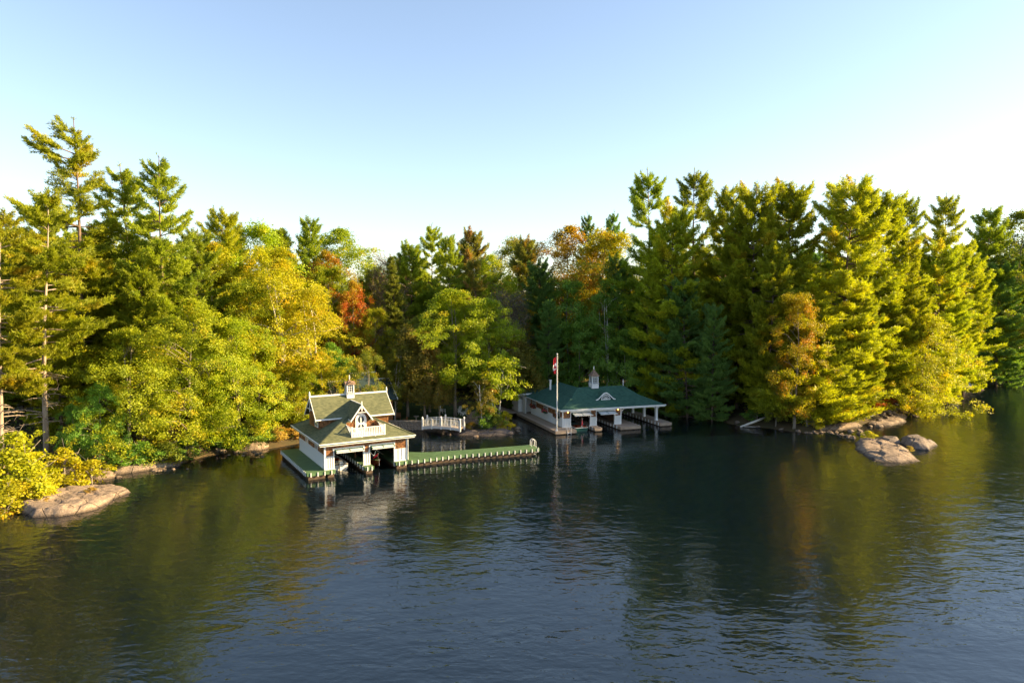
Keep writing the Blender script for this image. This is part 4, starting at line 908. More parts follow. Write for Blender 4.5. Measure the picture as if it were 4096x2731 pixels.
def slab(name, label, poly, h, seed, m, edge=1.2, st=.28, cat='rock', tilt=(0,0), step=.0, detail=1.0):
    """bedrock rising out of the water inside an outline given on the ground"""
    p = np.array(poly, float); c = p.mean(0); x0, y0 = p.min(0)-1.2; x1, y1 = p.max(0)+1.2
    ax = np.arange(x0, x1, st); ay = np.arange(y0, y1, st); X, Y = np.meshgrid(ax, ay)
    best = np.full(X.shape, 1e9); ins = np.zeros(X.shape, bool); q = np.roll(p, -1, 0)
    for (a, b), (e, f) in zip(p, q):
        dx, dy = e-a, f-b; t = np.clip(((X-a)*dx+(Y-b)*dy)/(dx*dx+dy*dy), 0, 1); best = np.minimum(best, np.hypot(X-a-t*dx, Y-b-t*dy))
        if dy: ins ^= ((b > Y) != (f > Y)) & (X < dx*(Y-b)/dy+a)
    s = np.where(ins, best, -best)
    nz = np.zeros(X.shape); n2 = nz.copy(); n3 = nz.copy(); fac = nz.copy(); tl = {}; rg_ = random.Random(seed)
    for j, y in enumerate(ay):
        for i, x in enumerate(ax):
            nz[j, i] = mn.noise((x*.35+seed, y*.35, seed*3.1)); n2[j, i] = mn.noise((x*1.9+seed, y*1.9, seed))+.5*mn.noise((x*4.3, y*4.3, seed))
            if s[j, i] < -1: continue
            wx, wy = x+.5*n2[j, i]*.35, y+.35*mn.noise((x*.9, y*.9, 5.0)); k_s = .45
            d_, p_ = mn.voronoi((wx*k_s+seed, wy*k_s*.8, seed*.7)); n3[j, i] = d_[1]-d_[0]; key = tuple(round(q, 3) for q in p_[0])
            if key not in tl: tl[key] = (rg_.uniform(-.16, .16), rg_.uniform(-.16, .16), rg_.uniform(-.16, .14))
            ta, tb, tc_ = tl[key]; fac[j, i] = ((wx*k_s+seed-p_[0][0])*ta+(wy*k_s*.8-p_[0][1])*tb)/k_s+tc_
    s2 = s+nz*.5+n2*.10
    t = np.clip(s2/edge, 0, 1); t2 = np.clip(s2/(edge+.9), 0, 1); Z = h*(1-(1-t)**2)*(.82+.18*t2)*(1+.25*nz)+.05*n2*t+(X-c[0])*tilt[0]*t+(Y-c[1])*tilt[1]*t
    Z += detail*fac*t*min(1, h); Z -= detail*.20*np.clip(1-n3/.07, 0, 1)*t*min(1, h)
    Z = np.where(s2 < 0, np.maximum(s2*.9, -1.4), np.maximum(Z, .02))
    me = grid_mesh(name, ax-c[0], ay-c[1], Z, m, False)
    return tag(link(name, me, None, (c[0], c[1], 0)), label, cat)
slab('rock_slab', 'broad pale granite slab sloping into the water at the lower left', [(-43.4,59.3), (-41,57.4), (-38.8,57.8), (-37.2,59.4), (-37.0,62.0), (-36.8,65.0), (-39,66.4), (-41.4,66.6), (-43.2,63.5)], .72, 4, M['rock'], .45, .16, tilt=(-.02,.01), detail=.9)
slab('rock_islet', 'big cracked granite rock standing in the water off the point', [(42.9,84.6), (41.8,80.2), (41.6,77.6), (44.3,77.0), (47.2,77.8), (47.8,80.2), (48.9,83), (49.2,86), (47.8,88.4), (45.2,88.4)], .62, 11, M['rock'], 1.3, .16, tilt=(-.012,.03), detail=1.2)
slab('boulder', 'rounded dark boulder at the back of the cracked granite rock', [(50.0,84.0), (51.6,83.2), (54.3,86.5), (54.8,90.5), (52.0,91.0), (50.6,88.0)], .8, 21, M['rock_mid'], .9, .17)
slab('boulder', 'smaller hump of granite between the islet and its dark boulder', [(48.6,87.4), (50.4,87.2), (51.2,89.4), (49.6,90.6), (48.2,89.6)], .62, 23, M['rock_mid'], .7, .17)
slab('rock_shelf', 'long flat tan rock shelf at the foot of the golden oak', [(43.0,95.2), (46,96.4), (49,97.9), (51.8,99.6), (51.6,102.5), (47,101.5), (43.6,99)], .5, 31, M['rock'], 1.1, .25, detail=.5)
slab('rock_shelf', 'flat tan rock tongue pointing into the bay beyond the shelf', [(52.6,100.2), (56,99.9), (59.5,102.6), (63.3,108.6), (62.3,110.2), (58,107), (54,103.5)], .45, 33, M['rock'], 1.0, .25, detail=.4)
slab('islet_bank', 'dark bare rock bank below the little trees beside the bridge', [(-9.6,93.6), (-7.2,92.4), (-4,92.2), (-1.6,92.3), (.6,94.3), (.2,97.5), (-2,99.5), (-6,98.5), (-8,97)], .75, 41, M['rock_dark'], 1.8, .25)
slab('rock_ledge', 'low dark rock ledge in the water under the bridge', [(-12.4,96.2), (-11.2,94.9), (-9.6,93.8), (-8.8,94.6), (-9.6,96.5), (-11.2,97.6)], .5, 43, M['rock_dark'], 1.0, .22)
slab('boulder', 'large grey boulder on the shore behind the right end of the bridge', [(-7.2,98.4), (-5.2,97.2), (-3.4,98.2), (-3.4,101), (-5.6,102), (-7.4,100.8)], 2.3, 47, M['rock'], 1.5, .22)
slab('shore_rock', 'pale rock on the shaded bank left of the near boathouse', [(-33.4,83.0), (-31.2,83.4), (-30.2,85.6), (-32,87.2), (-34,85.6)], .75, 51, M['rock'], .9, .2)
slab('shore_rock', 'dark ledge in the shade under the drooping maple', [(-42.5,71.6), (-39.5,73.4), (-37.2,75.2), (-38,77.5), (-41.5,76), (-43.6,73.4)], .6, 53, M['rock'], .8, .22)
slab('shore_rock', 'low stony ledge between pale slab and maple boughs', [(-45.2,69.6), (-42.6,69.2), (-41.2,70.4), (-42.6,72.2), (-45,71.6)], .55, 55, M['rock'], .7, .2)
slab('shore_rock', 'pale rock bar at the waterline of the far bay', [(86,134), (92,139), (98,140.6), (97,144), (90,142)], .8, 57, M['rock'], 1.5, .4)
slab('shore_rock', 'long grey rock bar at the right edge of the far bay', [(103,154), (112,156.6), (122,157), (135,155), (134,160), (112,160)], 1.0, 59, M['rock'], 1.5, .5)
# stone retaining wall
swl = thing('stone_wall', 'low mortared stone wall along the inlet left of the bridge', 'wall')
rg = random.Random(8); P0, P1 = Vector((-17.6, 96.6, 0)), Vector((-12.2, 96.6, 0)); dw = (P1-P0).normalized()
part('core', B(-17.6, -12.2, 96.75, 97.4, -.6, 1.22), M['stone_wall'], swl)
vr = [rock_mesh('stone', 300+i, 1, .55, 1, M['stone_wall'], 2, .2) for i in range(5)]
for row in range(4):
    x = -17.6+(row % 2)*.2
    while x < -12.3:
        w = rg.uniform(.3, .6); o = link('stone', rg.choice(vr), swl, (x+w/2, 96.74, .12+row*.31)); o.scale = (w*.56, .32, .19); o.rotation_euler = (0, rg.uniform(-.1,.1), rg.uniform(-.2,.2)); x += w
part('cap', B(-17.7, -12.1, 96.55, 97.45, 1.22, 1.32), M['stone_wall'], swl)
# loose stones
RV = [rock_mesh('stone', 100+i, 1, .8, .62, M['rock'], 2, .45) for i in range(6)]
def stones(spots, label, group, name='stone'):
    for i, (x, y, s) in enumerate(spots):
        o = link(name, RV[i % 6], None, (x, y, max(gz(x, y), -.12)+s*.15)); o.scale = (s, s, s); rr = random.Random(i*7+int(x*10)); o.rotation_euler = (rr.uniform(-.3,.3), rr.uniform(-.3,.3), rr.uniform(0,6.28))
        tag(o, label, 'stone', group)
rg = random.Random(12)
ch = [(42.2,94.4), (43.9,95.2), (45.2,95.0), (45.4,93.0), (45.7,91.3), (46.6,90.3)]
chain = []
for a, b in zip(ch, ch[1:]):
    for k in range(8): f = k/8; chain.append((a[0]+(b[0]-a[0])*f+rg.gauss(0,.35), a[1]+(b[1]-a[1])*f+rg.gauss(0,.35), rg.uniform(.18, .5)))
stones(chain, 'grey stone in the line of stones linking the point to the islet', 'line of stones off the point')
stones([(48.2,93.4,.75), (48.9,94.1,.45), (47.9,95.8,.55), (49.6,96.2,.5), (53.2,100.3,.9), (53.9,99.2,.75), (52.7,99.4,.5), (50.2,95.4,.35)], 'loose stone in the shallows between the tan shelf and the islet', 'stones in the shallows')
pts = []
for k in range(60):
    f = rg.random(); i = rg.choice([(56,103),(58,106),(61,108.5),(64,112.5),(67,115.5),(70,118.5),(74,121.5)]); pts.append((i[0]+rg.gauss(0,1.2), i[1]+rg.gauss(0,.9), rg.uniform(.25, .85)))
stones(pts, 'stone in the rubble along the far side of the point', 'shore rubble of the point')
pts = [(-43.6+rg.gauss(0,1.1), 70.4+rg.gauss(0,.8), rg.uniform(.2,.6)) for _ in range(22)]+[(-40+rg.gauss(0,1.6), 73.9+rg.gauss(0,.5), rg.uniform(.2,.5)) for _ in range(14)]
stones(pts, 'shore stone behind the pale slab beneath the maple', 'stones behind the pale slab')
pts = [(-34+rg.gauss(0,2.5), 82+rg.gauss(0,.9), rg.uniform(.25,.6)) for _ in range(16)]
stones(pts, 'shore stone in the shade left of the near boathouse deck', 'stones left of the near boathouse')
stones([(.6,97.2,.7), (.9,95.9,.5), (-.2,94.0,.6), (-8.6,93.2,.55), (-5,92.2,.5), (33.6,101,.5), (36,99,.5), (38.6,97,.45), (40.4,95.4,.6), (41.2,94.6,.5)], 'dark stone at the foot of the shaded bank', 'stones at the shaded bank')
# fallen birch log
lg = thing('fallen_log', 'pale fallen birch log lying from the bank into the water', 'log', (33.4, 98.9, .02))
part('trunk', MB().tube([(0,0,.05), (1.2,.35,.4), (2.6,.7,.8), (3.9,1.1,1.25)], [.13,.16,.18,.17], 8), BK['birch'], lg, True)
part('broken_branch', MB().tube([(.9,.25,.3), (.5,-.1,.12), (2.2,-.2,.1)], [.06,.05,.03], 6), BK['birch'], lg)
dg = thing('driftwood', 'bleached driftwood branch on the rubble above the tan shelf', 'driftwood', (50.5, 101.6, .7))
part('stem', MB().tube([(0,0,0), (1.5,.5,.25), (3.2,.7,.2), (4.6,1.4,.4)], [.06,.08,.07,.03], 6), BK['birch'], dg); part('branch', MB().tube([(1.5,.5,.25), (2.0,1.0,.7), (2.2,1.6,.9)], [.05,.035,.015], 5), BK['birch'], dg)

# ------------------------------------------------------------------ trees
def cards(P, Nn, size, rg, aspect=.7):
    """diamond leaf cards at P with normals Nn"""
    n = len(P); t = rg.normal(size=(n, 3)); a = np.cross(Nn, t); a /= np.linalg.norm(a, axis=1)[:, None]+1e-9; b = np.cross(Nn, a)
    s = size[:, None] if hasattr(size, '__len__') else size
    a = a*s*.5; b = b*s*.5*aspect
    co = np.stack([P-a, P-b, P+a, P+b], 1).reshape(-1, 3); return co, np.arange(n*4).reshape(n, 4)
def blades(P, Dn, ln, wd, rg):
    n = len(P); t = rg.normal(size=(n, 3)); a = np.cross(Dn, t); a /= np.linalg.norm(a, axis=1)[:, None]+1e-9
    co = np.stack([P-a*wd[:, None]*.5, P+a*wd[:, None]*.5, P+Dn*ln[:, None]], 1).reshape(-1, 3); return co, np.arange(n*3).reshape(n, 3)
def norm(v): return v/(np.linalg.norm(v, axis=-1, keepdims=True)+1e-9)
PROTO = {}
def store(key, trunk_mb, crown_me, bark, H): PROTO[key] = (trunk_mb.mesh(key+'_trunk', bark, True), crown_me, H)
def trunk_path(H, r0, rg, lean=.02, n=9, wig=.012):
    ph = rg.uniform(0, 6, 2); pts = []; rad = []
    for i in range(n):
        t = i/(n-1); pts.append((H*wig*math.sin(t*5+ph[0])*t+lean*H*t*t, H*wig*math.cos(t*4+ph[1])*t-H*wig*math.cos(ph[1])*0, H*t-.5*(i == 0))); rad.append(max(.045, r0*(1-t)**.8*(1.25 if i == 0 else 1)))
    return pts, rad
def on_path(pts, z):
    for a, b in zip(pts, pts[1:]):
        if z <= b[2]: f = (z-a[2])/(b[2]-a[2]); return Vector(a).lerp(Vector(b), f)
    return Vector(pts[-1])
def pine(key, seed, H, base, Rr, dens=1.0, gaps=0.0, dead=0, flag=None, top_sparse=0, conic=False, droop=0, r0=None, blade=.36, tuftn=8, lean=.0):
    rg = np.random.default_rng(seed); pts, rad = trunk_path(H, r0 or H*.0105, rg, lean); T = MB().tube(pts, rad, 7)
    tp = []; td = []; tt = []; z = base*H
    while z < H*(.985 if conic else .965):
        t = (z-base*H)/(H*(1-base)); nb = rg.integers(4, 7)
        prof = (1-t)**.9+.05 if conic else (min(1, .62+1.3*t)*(1-t)**.5+.12)
        tone0 = rg.uniform(-.12, .12)
        for az in rg.uniform(0, 2*math.pi)+np.arange(nb)*2*math.pi/nb+rg.normal(0, .3, nb):
            if rg.random() < gaps or (top_sparse and t > .35 and rg.random() < top_sparse*math.sin(min(1, (t-.35)/.6)*math.pi)): continue
            L_ = Rr*prof*rg.choice([rg.uniform(.45, .8), rg.uniform(.8, 1.05), rg.uniform(.95, 1.25)])*(1.0 if not top_sparse or t < .9 else .8)
            if flag:
                w = .5+.5*math.cos(az-flag); L_ *= (.6+.75*w) if t > .45 else (.85+.3*w)
            if L_ < .35: L_ = .35
            el = (-.02+.75*t*t+rg.normal(0, .10)) if not conic else (.05+.5*t*t+rg.normal(0, .08)); el -= droop
            p0 = on_path(pts, z+rg.uniform(-.2, .2)); h = np.array([math.cos(az), math.sin(az), 0]); side = np.array([-h[1], h[0], 0])
            p0 = np.array(p0)
            pos = lambda s: p0+h*(s*L_*math.cos(el))+np.array([0, 0, s*L_*math.sin(el)-(.16+droop*.5)*L_*s*(1-s)+(.13 if not droop else .02)*L_*s**3])
            if L_ > .8: T.tube([pos(s) for s in (0, .35, .7, .97)], [max(.018, .017*L_), .012*L_+.006, .007*L_+.005, .006], 4)
            s0 = .30 if L_ > 2 else .12; nt = int((5+L_*6.2)*dens); tone = .5+tone0+rg.normal(0, .16)
            for k in range(nt):
                s = s0+(1.02-s0)*(k+rg.random())/nt; q = pos(s); lt = min(2.0, L_*(.13+.42*(1-s)))*rg.uniform(.5, 1.2)
                sd = 1 if k % 2 else -1; an = rg.uniform(.5, 1.15); dirn = h*math.cos(an)+side*sd*math.sin(an)+np.array([0, 0, rg.uniform(-.12, .42)-droop])
                nn = 1+int(lt*3.2)
                for j in range(nn):
                    f = (j+.6)/nn; tp.append(q+dirn*lt*f); td.append(dirn*.6+h*.25); tt.append(tone+rg.normal(0, .1)+.12*f)
                if k % 2 == 0: tp.append(q+np.array([0, 0, .05])); td.append(h); tt.append(tone)
        z += rg.uniform(.55, 1.05)*(H/28)**.5 if not conic else rg.uniform(.4, .7)*(H/28)**.5
    tp.append(np.array(pts[-1])); td.append(np.array([0, 0, 1.])); tt.append(.6)
    for k in range(dead):
        zz = rg.uniform(base*.45, base*1.1)*H; az = rg.uniform(0, 6.28); L_ = rg.uniform(1.2, 3.6); p0 = on_path(pts, zz); h = Vector((math.cos(az), math.sin(az), rg.uniform(-.15, .25)))
        m1 = p0+h*L_*.6; T.tube([p0, m1, p0+h*L_+Vector((0, 0, -.2))], [.06, .04, .012], 4)
        for j in range(3): T.tube([m1, m1+Vector((rg.normal(0,.5), rg.normal(0,.5), rg.normal(0,.3)))], [.02, .006], 3)
    tp = np.array(tp); td = norm(np.array(td)); tt = np.array(tt); n = len(tp)
    P = np.repeat(tp, tuftn, 0)+rg.normal(0, .10, (n*tuftn, 3)); Dn = norm(np.repeat(td, tuftn, 0)*.75+np.array([0, 0, .38-droop])+rg.normal(0, .48, (n*tuftn, 3)))
    co, fa = blades(P, Dn, rg.uniform(.75, 1.25, n*tuftn)*blade, rg.uniform(.07, .13, n*tuftn)*(blade/.36), rg)
    store(key, T, np_mesh(key+'_crown', co, fa, LM['pine_lit'], False, np.clip(np.repeat(tt, tuftn)+rg.normal(0, .1, n*tuftn), 0, 1)), BK['pale' if key == 'pine2' else 'pine'], H)
def decid(key, seed, H, Rr, zb, ncl, nl, leaf=.26, rc=.95, bark='grey', top=.62, forks=9, r0=None, low=.55, lean=0, multi=1):
    rg = np.random.default_rng(seed); T = MB(); r0 = r0 or H*.014; paths = []
    for k in range(multi):
        pts, rad = trunk_path(H*.86, r0*(1 if k == 0 else .8), rg, lean+(.0 if multi == 1 else rg.uniform(-.12, .12)), 8, .02); T.tube(pts, rad, 7); paths.append(pts)
    c = []; ph = rg.uniform(0, 6.28, 4)
    while len(c) < ncl:
        t = rg.random()**.9; th = rg.uniform(0, 2*math.pi); prof = low+(1-low)*min(1, t/.35) if t < .35 else (1-((t-.35)/.65)**2)**top
        R2 = Rr*prof*(1+.26*math.sin(3*th+ph[0]+4*t)+.17*math.sin(5*th+ph[1]-6*t)+.14*math.sin(11*t+ph[2]+2*th))
        q = rg.random()**.42; z = zb*H+t*H*(1-zb)-.14*Rr*q*q*(1-t)
        if mn.noise((math.cos(th)*q*R2*.30+seed, math.sin(th)*q*R2*.30, z*.36)) < -.06: continue
        c.append((math.cos(th)*q*R2+lean*H*t, math.sin(th)*q*R2, z))
    c = np.array(c)
    for k in range(forks):
        i = rg.integers(ncl); e = Vector(c[i]); p = paths[k % multi]; zz = max(zb*H*.6, min(H*.8, e.z-.35*(e-on_path(p, min(e.z, H*.8))).length-.6)); s = on_path(p, zz); md = s.lerp(e, .5)+Vector((0, 0, .12*(e-s).length)); rr = max(.03, r0*.42*(1-zz/H))
        T.tube([s, md, e], [rr, rr*.6, .02], 5)
        for j in range(2): i2 = rg.integers(ncl); e2 = md+(Vector(c[i2])-md).normalized()*rg.uniform(.8, 2.2); T.tube([md, e2], [rr*.4, .012], 4)
    rad = rc*rg.uniform(.65, 1.25, ncl); g = rg.normal(size=(ncl, nl, 3)); g /= np.linalg.norm(g, axis=2)[..., None]; g *= (rg.random((ncl, nl))**.5)[..., None]
    g *= rad[:, None, None]*np.array([1, 1, .62]); outw = c-np.array([lean*H*.5, 0, H*(zb+.35*(1-zb))]); outw = norm(outw)
    g[..., 2] -= .35*(g[..., 0]*outw[:, None, 0]+g[..., 1]*outw[:, None, 1])*.8
    P = (c[:, None]+g).reshape(-1, 3); Nn = norm(np.repeat(outw, nl, 0)*.55+np.array([0, 0, .5])+rg.normal(0, .55, (ncl*nl, 3)))
    co, fa = cards(P, Nn, leaf*rg.uniform(.7, 1.3, ncl*nl), rg); tone = np.clip(np.repeat(rg.normal(.5, .22, ncl), nl)+rg.normal(0, .16, ncl*nl), 0, 1)
    store(key, T, np_mesh(key+'_crown', co, fa, LM['maple_lime'], False, tone), BK[bark], H)
def cedar(key, seed, H, Rr, n, zb=.04, bark='grey', lobes=5):
    rg = np.random.default_rng(seed); T = MB().tube(*trunk_path(H*.95, H*.016, rg, .0, 7, .012), 6); ncl = n//45; c = []
    while len(c) < ncl:
        t = rg.random()**1.25; th = rg.uniform(0, 6.283); R2 = Rr*((1-t)**.75+.03)*min(1, .55+t*4)*(1+.2*math.sin(lobes*th+7*t)); q = rg.random()**.35; c.append((math.cos(th)*q*R2, math.sin(th)*q*R2, zb*H+t*H*(1-zb)))
    c = np.array(c); g = rg.normal(0, .20, (ncl, 45, 3))*np.array([1, 1, 1.5])*(H/9); P = (c[:, None]+g).reshape(-1, 3)
    o = norm(np.repeat(c*np.array([1, 1, 0]), 45, 0)); Nn = norm(o*.8+np.array([0, 0, .35])+rg.normal(0, .5, P.shape))
    co, fa = cards(P, Nn, .17*rg.uniform(.7, 1.3, len(P)), rg, .6); store(key, T, np_mesh(key+'_crown', co, fa, LM['cedar_green'], False, np.clip(np.repeat(rg.normal(.5, .2, ncl), 45)+rg.normal(0, .15, len(P)), 0, 1)), BK[bark], H)
def bare(key, seed, H, Rr):
    rg = np.random.default_rng(seed); pts, rad = trunk_path(H*.9, H*.011, rg, .0, 8, .02); T = MB().tube(pts, rad, 6); P = []; Dn = []
    for k in range(46):
        z = H*(.25+.7*k/46); az = k*2.4+rg.normal(0, .4); L_ = Rr*(1-.75*((k/46)-.3)**2)*rg.uniform(.5, 1); s = on_path(pts, z*.95); h = np.array([math.cos(az), math.sin(az), rg.uniform(.5, 1.1)]); e = np.array(s)+h*L_*.7
        T.tube([s, Vector(e)], [.05, .012], 4)
        for j in range(150):
            f = rg.uniform(.25, 1.1); q = np.array(s)+h*L_*.7*f+rg.normal(0, .32, 3); P.append(q); Dn.append(h*.6+rg.normal(0, .7, 3))
    P = np.array(P); Dn = norm(np.array(Dn)); n = len(P); co, fa = blades(P, Dn, rg.uniform(.4, .9, n), rg.uniform(.02, .05, n), rg)
    store(key, T, np_mesh(key+'_crown', co, fa, LM['twig_brown'], False, rg.random(n)), BK['grey'], H)
pine('pine0', 1, 26, .06, 5.6)
pine('pine1', 2, 27, .10, 6.2, gaps=.12, dead=5)
pine('pine7', 12, 26, .08, 6.4, gaps=.2, dead=4)
pine('pine8', 13, 25, .16, 5.0, gaps=.1, top_sparse=.2, dead=5)
pine('pine2', 3, 27, .30, 5.0, gaps=.34, dead=20, lean=-.03)
pine('pine3', 4, 30, .12, 5.4, gaps=.16, top_sparse=.22, dead=6)
pine('pine4', 7, 36, .12, 6.6, gaps=.10, flag=math.pi, top_sparse=.25, dead=8)
pine('pine5', 6, 13, .02, 3.6, conic=True, dens=1.3, blade=.25, tuftn=10)
pine('pine6', 9, 32, .18, 5.2, gaps=.14, top_sparse=.5, dead=22, lean=.01, r0=.42)
pine('spruce0', 10, 23, .05, 3.6, conic=True, droop=.28, dens=1.2, blade=.3)
decid('maple0', 21, 15, 7.2, .03, 430, 96, leaf=.20, low=.85, forks=26, multi=2)
decid('maple1', 22, 19, 7.0, .10, 440, 96, leaf=.20, low=.6, forks=24)
decid('maple2', 23, 12, 4.6, .12, 230, 90, leaf=.19, rc=.8, forks=14)
decid('maple3', 24, 18, 5.2, .14, 330, 92, leaf=.20, low=.5, forks=18, top=.5)
decid('maple4', 41, 18, 6.2, .27, 400, 94, leaf=.20, low=.55, forks=22, multi=2)
decid('birch0', 25, 17, 4.6, .10, 300, 86, leaf=.165, rc=.8, bark='birch', low=.6, forks=20, multi=2, top=.7)
decid('birch1', 26, 16, 3.8, .18, 240, 84, leaf=.165, rc=.75, bark='birch', low=.5, forks=18, lean=.06, multi=2)
decid('sapling0', 27, 7.5, 2.4, .34, 90, 60, leaf=.19, rc=.6, bark='birch', forks=9, lean=.05, r0=.11)
decid('bush0', 28, 1.9, 1.4, .02, 46, 60, leaf=.16, rc=.42, forks=8, low=.8, r0=.04)
decid('bush1', 29, 2.6, 1.3, .04, 44, 60, leaf=.17, rc=.42, forks=10, low=.7, r0=.04, multi=3)
cedar('cedar0', 30, 9, 2.6, 12500)
cedar('cedar1', 31, 9, 2.7, 11500, zb=.24)
bare('bare0', 32, 14, 3.6)
KIND = {'pine': 'pine_tree', 'spruce': 'spruce_tree', 'maple': 'leafy_tree', 'birch': 'birch_tree', 'cedar': 'cedar_tree', 'bare': 'bare_tree', 'sapling': 'sapling_tree', 'bush': 'shrub'}
def tree(key, lm, x, y, ztop, ws, rot, label, group, cat=None, zbase=None, h=None):
    tm, cm, H = PROTO[key]; z0 = gz(x, y) if zbase is None else zbase; sc = (h or (ztop-z0))/H; nm = KIND[key[:-1]]
    r = link(nm, None, None, (x, y, z0-.05), R_(rot)); wx = sc*ws if h is None else sc*ws
    wx = max(wx, .55*sc); r.scale = (wx, wx, sc); tr_ = random.Random(int(x*37+y*101)); r.rotation_euler = (R_(tr_.gauss(0, 1.6)), R_(tr_.gauss(0, 1.6)), R_(rot))
    tag(r, label, cat or nm.split('_')[-1] if nm != 'shrub' else 'shrub', group)
    link('trunk' if nm != 'shrub' else 'stems', tm, r); c = link('crown' if nm != 'shrub' else 'foliage', cm, r)
    c.material_slots[0].link = 'OBJECT'; c.material_slots[0].material = LM[lm]
    return r
